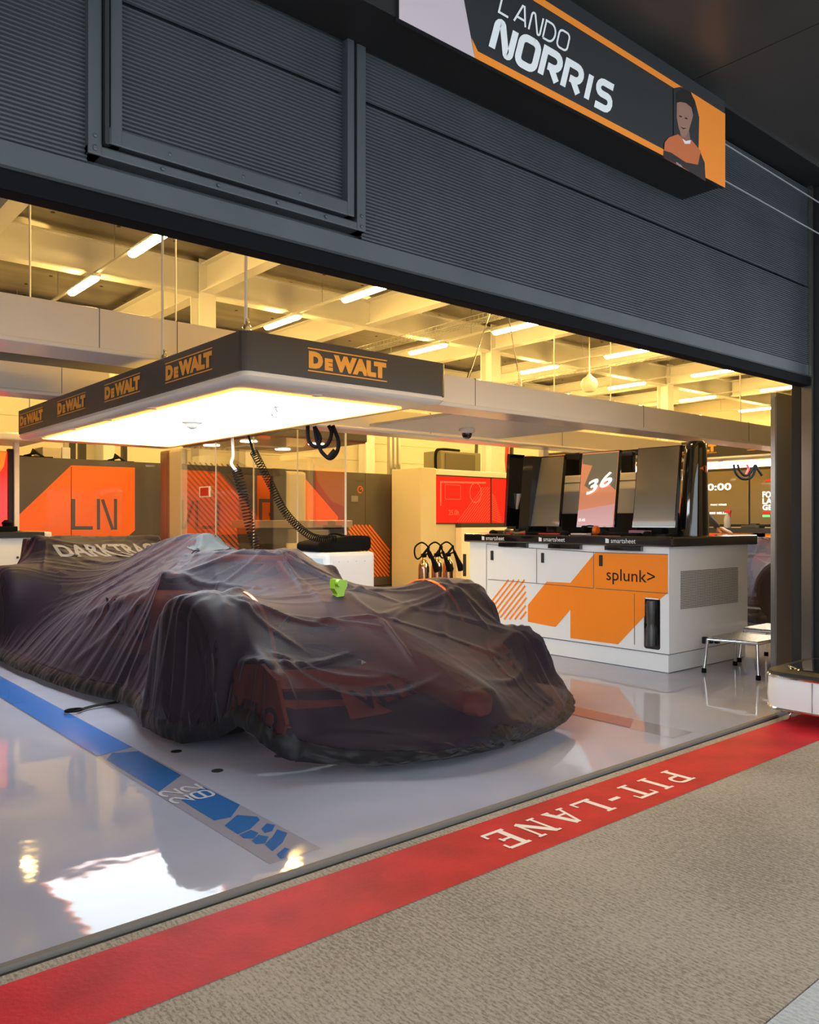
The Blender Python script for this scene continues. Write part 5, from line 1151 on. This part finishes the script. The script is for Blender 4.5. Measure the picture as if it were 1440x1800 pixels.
# ================================================================== COVER
def cover_surface():
    dx = .02; xs = np.arange(1.36, 4.20, dx); ys = np.arange(.24, 6.34, dx)
    V_ = []; F_ = []
    for v, f in OBS:
        o_ = len(V_); V_ += [Vector(p) for p in v]; F_ += [[i+o_ for i in q] for q in f]
    bv = BVHTree.FromPolygons(V_, F_)
    O = np.zeros((len(ys), len(xs)))
    dn = Vector((0, 0, -1))
    for j_, y in enumerate(ys):
        for i, x in enumerate(xs):
            h_ = bv.ray_cast(Vector((x, y, 2)), dn)[0]
            if h_ is not None: O[j_, i] = h_.z+.018
    for _ in range(1):
        Q_ = O.copy(); Q_[1:-1, 1:-1] = np.maximum.reduce([O[1:-1, 1:-1], O[2:, 1:-1], O[:-2, 1:-1], O[1:-1, 2:], O[1:-1, :-2]]); O = Q_
    L = [(.355, 2.74), (.37, 2.60), (.41, 2.42), (.47, 2.28), (.58, 2.13), (.70, 1.97), (.82, 1.86), (.95, 1.82), (1.2, 1.82), (1.34, 1.78), (1.5, 1.715), (1.66, 1.69), (1.95, 1.70), (2.12, 1.745), (2.3, 1.79), (2.6, 1.80), (3.0, 1.74), (3.4, 1.70), (4.2, 1.66), (4.9, 1.68), (5.6, 1.70), (5.85, 1.85), (6.05, 2.1), (6.2, 2.72)]
    R = [(.355, 2.78), (.37, 2.92), (.40, 3.12), (.46, 3.32), (.55, 3.50), (.66, 3.64), (.80, 3.735), (1.0, 3.78), (1.2, 3.79), (1.5, 3.81), (1.95, 3.81), (2.3, 3.78), (3.0, 3.74), (4.2, 3.78), (5.6, 3.82), (5.85, 3.67), (6.05, 3.4), (6.2, 2.78)]
    Zl = [(.35, .07), (.55, .05), (.8, .075), (1.0, .15), (1.15, .165), (1.3, .08), (1.5, .03), (2.0, .03), (2.2, .05), (3, .03), (6.3, .03)]
    Zr = [(.35, .07), (.55, .09), (.8, .13), (1.1, .13), (1.4, .05), (6.3, .03)]
    I = lambda T, y: np.interp(y, [t[0] for t in T], [t[1] for t in T])
    YY, XX = np.meshgrid(ys, xs, indexing='ij')
    xl = I(L, ys)[:, None]; xr = I(R, ys)[:, None]
    inside = (XX > xl+.004) & (XX < xr-.004) & (YY > .355) & (YY < 6.2)
    Bz = np.where(XX < (xl+xr)/2, I(Zl, ys)[:, None], I(Zr, ys)[:, None])
    O = np.where(inside, np.maximum(O, Bz), Bz)
    Hh = np.where(inside, np.maximum(O, .35), Bz)
    # coarse-to-fine is unnecessary: red-black over-relaxation with the obstacle as a floor
    m1 = ((np.add.outer(np.arange(len(ys)), np.arange(len(xs))) % 2) == 0) & inside; m2 = (~m1) & inside; om = 1.85
    for it in range(900):
        for mk_ in (m1, m2):
            A = np.zeros_like(Hh); A[1:-1, 1:-1] = .25*(Hh[2:, 1:-1]+Hh[:-2, 1:-1]+Hh[1:-1, 2:]+Hh[1:-1, :-2])
            Hh = np.where(mk_, np.maximum(O, Hh+om*(A-Hh)), Hh)
    # stations
    ty = list(np.linspace(.356, .46, 16)[:-1])+list(np.arange(.46, 6.05, .0125))+list(np.linspace(6.05, 6.198, 14))
    N = 300; P = np.zeros((len(ty), N, 3))
    def samp(y, x):
        fj = np.clip((y-ys[0])/dx, 0, len(ys)-1.001); fi = np.clip((x-xs[0])/dx, 0, len(xs)-1.001)
        j0 = fj.astype(int); i0 = fi.astype(int); a = fj-j0; b_ = fi-i0
        return (Hh[j0, i0]*(1-a)*(1-b_)+Hh[j0+1, i0]*a*(1-b_)+Hh[j0, i0+1]*(1-a)*b_+Hh[j0+1, i0+1]*a*b_)
    Sx = []
    for q, y in enumerate(ty):
        a = float(I(L, y)); b_ = float(I(R, y)); x = np.linspace(a, b_, 700); yy = np.full_like(x, y)
        z = samp(yy, x); z[0] = I(Zl, y); z[-1] = I(Zr, y)
        s = np.concatenate([[0], np.cumsum(np.hypot(np.diff(x), np.diff(z)))]); Sx.append((x, z, s))
    # parameter that varies smoothly from station to station: arc length blended with plan position
    U0 = None
    fr = np.array([np.interp(np.linspace(0, 1, N), np.linspace(0, 1, 700), Sx[q][2]/Sx[q][2][-1]) for q in range(len(ty))])
    # resample by smoothed arc-length CDF
    X = np.zeros((len(ty), N))
    for q in range(len(ty)):
        x, z, s = Sx[q]; X[q] = np.interp(np.linspace(0, s[-1], N), s, (x-x[0])/(x[-1]-x[0]))
    k = 9; ker = np.ones(k)/k
    Xp = np.pad(X, ((k//2, k//2), (0, 0)), mode='edge'); X = np.apply_along_axis(lambda c: np.convolve(c, ker, 'valid'), 0, Xp)
    for q, y in enumerate(ty):
        x, z, s = Sx[q]; xx_ = x[0]+X[q]*(x[-1]-x[0]); P[q, :, 0] = xx_; P[q, :, 1] = y; P[q, :, 2] = np.interp(xx_, x, z)
    return P
def smooth_noise(seed):
    r = np.random.RandomState(seed); T = r.rand(64, 64)
    def f(u, v):
        u = u % 64; v = v % 64; i = np.floor(u).astype(int); j_ = np.floor(v).astype(int); a = u-i; b_ = v-j_; a = a*a*(3-2*a); b_ = b_*b_*(3-2*b_)
        i %= 64; j_ %= 64; i1 = (i+1) % 64; j1 = (j_+1) % 64
        return T[i, j_]*(1-a)*(1-b_)+T[i1, j_]*a*(1-b_)+T[i, j1]*(1-a)*b_+T[i1, j1]*a*b_
    return f
P = cover_surface()
def gridnormals(P):
    du = np.gradient(P, axis=0); dv = np.gradient(P, axis=1); n_ = np.cross(dv, du); n_ /= np.linalg.norm(n_, axis=2, keepdims=True)+1e-9
    return np.where(n_[..., 2:3] < 0, -n_, n_)
Nn = gridnormals(P)
x, y, z = P[..., 0], P[..., 1], P[..., 2]
steep = np.clip(1-Nn[..., 2], 0, 1)
edge = np.minimum(np.arange(P.shape[1]), P.shape[1]-1-np.arange(P.shape[1]))[None, :]/P.shape[1]
n1, n2, n3, n4, n5 = [smooth_noise(s) for s in (3, 11, 23, 31, 47)]
ridge = lambda t: 1-np.abs(2*t-1)
wob = n3(y*1.1+x*.7, z*1.3+x)
# hanging folds on the steep flanks (run up and down), stronger in the lower half
along = np.where(x < 2.76, y, y+7)
f1 = ridge(n1(along*13+wob*1.6+z*1.2, z*.8+9))*.6+ridge(n2(along*27+wob*2, z*1.1))*.25
disp = steep*np.maximum(.034*(f1-.40), -.003)*np.clip(z/.12, 0, 1)
# shallow creases on the upper surfaces, stretched in changing directions
ang = n4(x*.55, y*.5)*3.4; ca, sa = np.cos(ang), np.sin(ang)
uu = x*ca+y*sa; vv = -x*sa+y*ca
f2 = ridge(n5(uu*11+wob, vv*1.5))
disp += (1-steep)*(.0075*np.maximum(f2**2-.3, -.05))+ .006*(n2(x*3.1, y*2.7)-.3)
# tension creases between the points that hold the cloth up
def crease(a, b_, amp, wd, bend=0.0):
    global disp
    a = np.array(a); b_ = np.array(b_); d = b_-a; L_ = np.hypot(*d); d = d/L_; n_ = np.array([-d[1], d[0]])
    t_ = ((x-a[0])*d[0]+(y-a[1])*d[1])/L_; s_ = (x-a[0])*n_[0]+(y-a[1])*n_[1]-bend*np.sin(np.clip(t_, 0, 1)*PI)
    win = np.clip(t_/.12, 0, 1)*np.clip((1-t_)/.25, 0, 1)
    disp += amp*win*np.exp(-(s_/wd)**2)
rs = np.random.RandomState(4)
hubs = [((1.95, 1.55), 9, .55), ((3.5, 1.5), 9, .6), ((2.76, 2.40), 8, .8), ((2.2, 2.65), 7, .8), ((3.3, 2.65), 5, .7), ((2.76, 3.4), 10, .9), ((2.26, 5.5), 6, .7), ((1.93, 1.05), 7, .6), ((3.6, 1.05), 6, .6), ((2.76, 1.3), 5, .6)]
for (c_, n_, L_) in hubs:
    for k_ in range(n_):
        a_ = 2*PI*(k_+rs.rand()*.8)/n_; l_ = L_*(.6+.7*rs.rand())
        crease(c_, (c_[0]+l_*math.cos(a_), c_[1]+l_*math.sin(a_)), .006+.009*rs.rand(), .012+.016*rs.rand(), .08*(rs.rand()-.5))
for a_, b_, am, wd, be in (((1.98, 1.45), (2.75, 1.15), .014, .022, .08), ((3.5, 1.45), (2.75, 1.2), .014, .022, -.08), ((2.0, 1.6), (2.7, 1.7), .012, .02, .06), ((3.5, 1.6), (2.75, 1.75), .012, .02, -.06),
                            ((1.95, 1.1), (2.7, .7), .013, .02, -.10), ((1.95, 1.2), (2.5, .85), .012, .018, -.06), ((3.6, 1.05), (2.9, .65), .014, .02, .1), ((2.2, 2.65), (2.0, 3.9), .014, .025, .05),
                            ((2.2, 2.65), (2.76, 3.3), .01, .02, .04), ((2.76, 3.45), (2.1, 4.6), .015, .025, .1), ((2.76, 3.45), (2.3, 5.4), .014, .03, -.06), ((2.4, 2.5), (1.95, 1.75), .012, .02, .05), ((2.76, 2.4), (2.5, 1.4), .010, .02, .05), ((2.85, 2.4), (3.1, 1.4), .010, .02, -.05)):
    crease(a_, b_, am, wd, be)
fade = np.clip(edge*40, 0, 1)
P2 = P+Nn*(disp*fade)[..., None]
# gathered hem: short puckers along the elasticated edge
hemz = np.where(np.arange(P.shape[1])[None, :] < P.shape[1]/2, P[:, :1, 2], P[:, -1:, 2])
hz = np.clip(1-(P2[..., 2]-hemz)/.10, 0, 1)
pk = ridge(n1(y*38+x*31, x*20-y*9))-.5
P2[..., 2] += 0
P2 += Nn*(hz*.012*pk)[..., None]; P2 += Nn*(np.sin(hz*PI)*.010)[..., None]
P2[..., 2] = np.maximum(P2[..., 2], .006)
rows_, cols_ = P2.shape[:2]
# curved distance to the hem, along the rows and (at the front) along the columns
ds = np.linalg.norm(np.diff(P, axis=1), axis=2); s_ = np.concatenate([np.zeros((rows_, 1)), np.cumsum(ds, 1)], 1); dl = np.minimum(s_, s_[:, -1:]-s_)
dc_ = np.linalg.norm(np.diff(P, axis=0), axis=2); t_ = np.concatenate([np.zeros((1, cols_)), np.cumsum(dc_, 0)], 0)
dist = np.minimum(dl, np.minimum(t_, t_[-1:]-t_))
verts = P2.reshape(-1, 3)
ii = np.arange(rows_-1)[:, None]*cols_+np.arange(cols_-1)[None, :]
faces = np.stack([ii, ii+1, ii+cols_+1, ii+cols_], -1).reshape(-1, 4)
fd = dist[:-1, :-1].reshape(-1)
def sub_mesh(name, msk, m, parent, off=0.0):
    f = faces[msk]; used = np.unique(f); mp_ = np.full(len(verts), -1); mp_[used] = np.arange(len(used))
    vv_ = verts[used]
    me = bpy.data.meshes.new(name); me.from_pydata(vv_.tolist(), [], mp_[f].tolist()); me.materials.append(M[m])
    for p in me.polygons: p.use_smooth = True
    o = bpy.data.objects.new(name, me); COL.objects.link(o); o.parent = parent; o.matrix_parent_inverse = parent.matrix_basis.inverted(); return o
cv = empty('car_cover', (CXC, 3.4, 0), 'sheer dark purple-grey cover draped over the near racing car', 'car cover', 'car covers')
HB = .085
sub_mesh('sheer_sheet', fd >= HB, 'sheer', cv)
sub_mesh('hem_band', fd < HB+.004, 'hem', cv)
# strap lying on the floor
sx = oz(212, 1240, .03); ex_ = oz(140, 1252, .0)
mb = MB(); pts = spline([(1.80, 2.5, .05), (oz(195, 1243).x, oz(195, 1243).y, .02), (oz(165, 1246).x, oz(165, 1246).y, .012), (oz(142, 1252).x, oz(142, 1252).y, .01)], 24)
for i in range(len(pts)-1): mb.add([pts[i]+Vector((0, -.012, 0)), pts[i]+Vector((0, .012, .006)), pts[i+1]+Vector((0, .012, .006)), pts[i+1]+Vector((0, -.012, 0)), pts[i]+Vector((0, -.012, .004)), pts[i]+Vector((0, .012, .010)), pts[i+1]+Vector((0, .012, .010)), pts[i+1]+Vector((0, -.012, .004))], [(0, 1, 2, 3), (4, 7, 6, 5), (0, 4, 5, 1), (1, 5, 6, 2), (2, 6, 7, 3), (3, 7, 4, 0)])
e_ = pts[-1]; mb.tube([e_+Vector((.05*math.cos(a_)*.9-.04, .03*math.sin(a_), .008)) for a_ in [2*PI*k/16 for k in range(16)]], .008, 6, closed=True)
mb.build('strap', 'rubber', cv)
cx_f = verts[faces].mean(1)
pm = (np.abs(cx_f[:, 0]-2.72) < .13) & (cx_f[:, 1] > 3.08) & (cx_f[:, 1] < 3.34+.05*np.sin(cx_f[:, 0]*40)) & (cx_f[:, 2] > .8)
pt_ = sub_mesh('vent_patch', pm, 'patch', cv)
for v in pt_.data.vertices: v.co += Vector((0, -.003, .005))
bvc = BVHTree.FromPolygons([Vector(v) for v in verts.tolist()], faces.tolist())
cd = []
for t__ in np.linspace(0, 1, 40):
    X_ = 2.52+.50*t__; Y_ = 3.10-.10*math.sin(t__*PI)+.03*math.sin(t__*19)
    h_ = bvc.ray_cast(Vector((X_, Y_, 2)), Vector((0, 0, -1)))[0]
    if h_: cd.append((X_, Y_, h_.z+.006))
def on_cover(body, n_u, ray0, u_vec, name, m, w_, h_, bold):
    vs_, fs_ = text_mesh(body, bold); bm = bmesh.new(); vv = [bm.verts.new((a, b_, 0)) for a, b_ in vs_]
    for f in fs_:
        try: bm.faces.new([vv[i] for i in f])
        except ValueError: pass
    bmesh.ops.subdivide_edges(bm, edges=[e for e in bm.edges if e.calc_length() > .03], cuts=2, use_grid_fill=False); bmesh.ops.triangulate(bm, faces=bm.faces[:])
    for v in bm.verts:
        o_ = Vector(ray0)+Vector(n_u)*(v.co.x*w_)+Vector((0, 0, v.co.y*h_)); h__ = bvc.ray_cast(o_, Vector(u_vec), 2.0)
        v.co = (h__[0]-Vector(u_vec)*.006) if h__[0] else o_+Vector(u_vec)*.9
    t__ = MB(); t__.bm(bm); return t__.build(name, m, cv)
on_cover('DARKTRACE', (1, 0, 0), (CXC-.48, 4.6, .795), (0, 1, 0), 'lettering', 'covprint', .98, .10, .03)
on_cover('VELO', (0, -1, 0), (3.2, 1.38, .31), (1, 0, 0), 'lettering', 'covprint2', .42, .095, .04)
MB().tube(cd, .004, 6).build('cord', 'rubber', cv, True)
pz = [(.001, 1.03), (.05, 1.02), (.09, .99), (.13, .94), (.19, .86)]
# green tool poking through on the nose
gt = ox(597, 1062, 2.72)
gp_ = empty('green_bracket', (gt.x, gt.y, .62), 'lime green bracket standing on the covered nose', 'bracket')
gx_, gy_ = gt.x, gt.y; g0 = gt.z
MB().prism([(gx_-.030, gy_, g0-.01), (gx_+.025, gy_, g0-.02), (gx_+.035, gy_, g0+.07), (gx_+.055, gy_, g0+.10), (gx_+.055, gy_, g0+.135), (gx_-.035, gy_, g0+.145), (gx_-.035, gy_, g0+.09), (gx_-.015, gy_, g0+.06)], (0, .045, 0)).build('plate', 'green', gp_)
MB().lathe([(.022, -.03), (.022, .05)], (gx_-.012, gy_, g0+.122), 'y', k=18).build('barrel', 'green', gp_, True)
MB().box(gx_-.05, gx_+.05, gy_-.02, gy_+.06, g0-.03, g0+.0, bev=.008).build('foot', 'rubber', gp_)

# second car and cover in the next bay
car2 = copy_tree(car); car2.location = (CXC+6.6, 3.4, 0); tag(car2, 'open-wheel racing car under the cover in the neighbouring bay', 'racing car')
cv2 = copy_tree(cv); cv2.location = (CXC+6.6, 3.4, 0); tag(cv2, 'dark cover draped over the second car, seen past the workstation', 'car cover')
tri = MB()
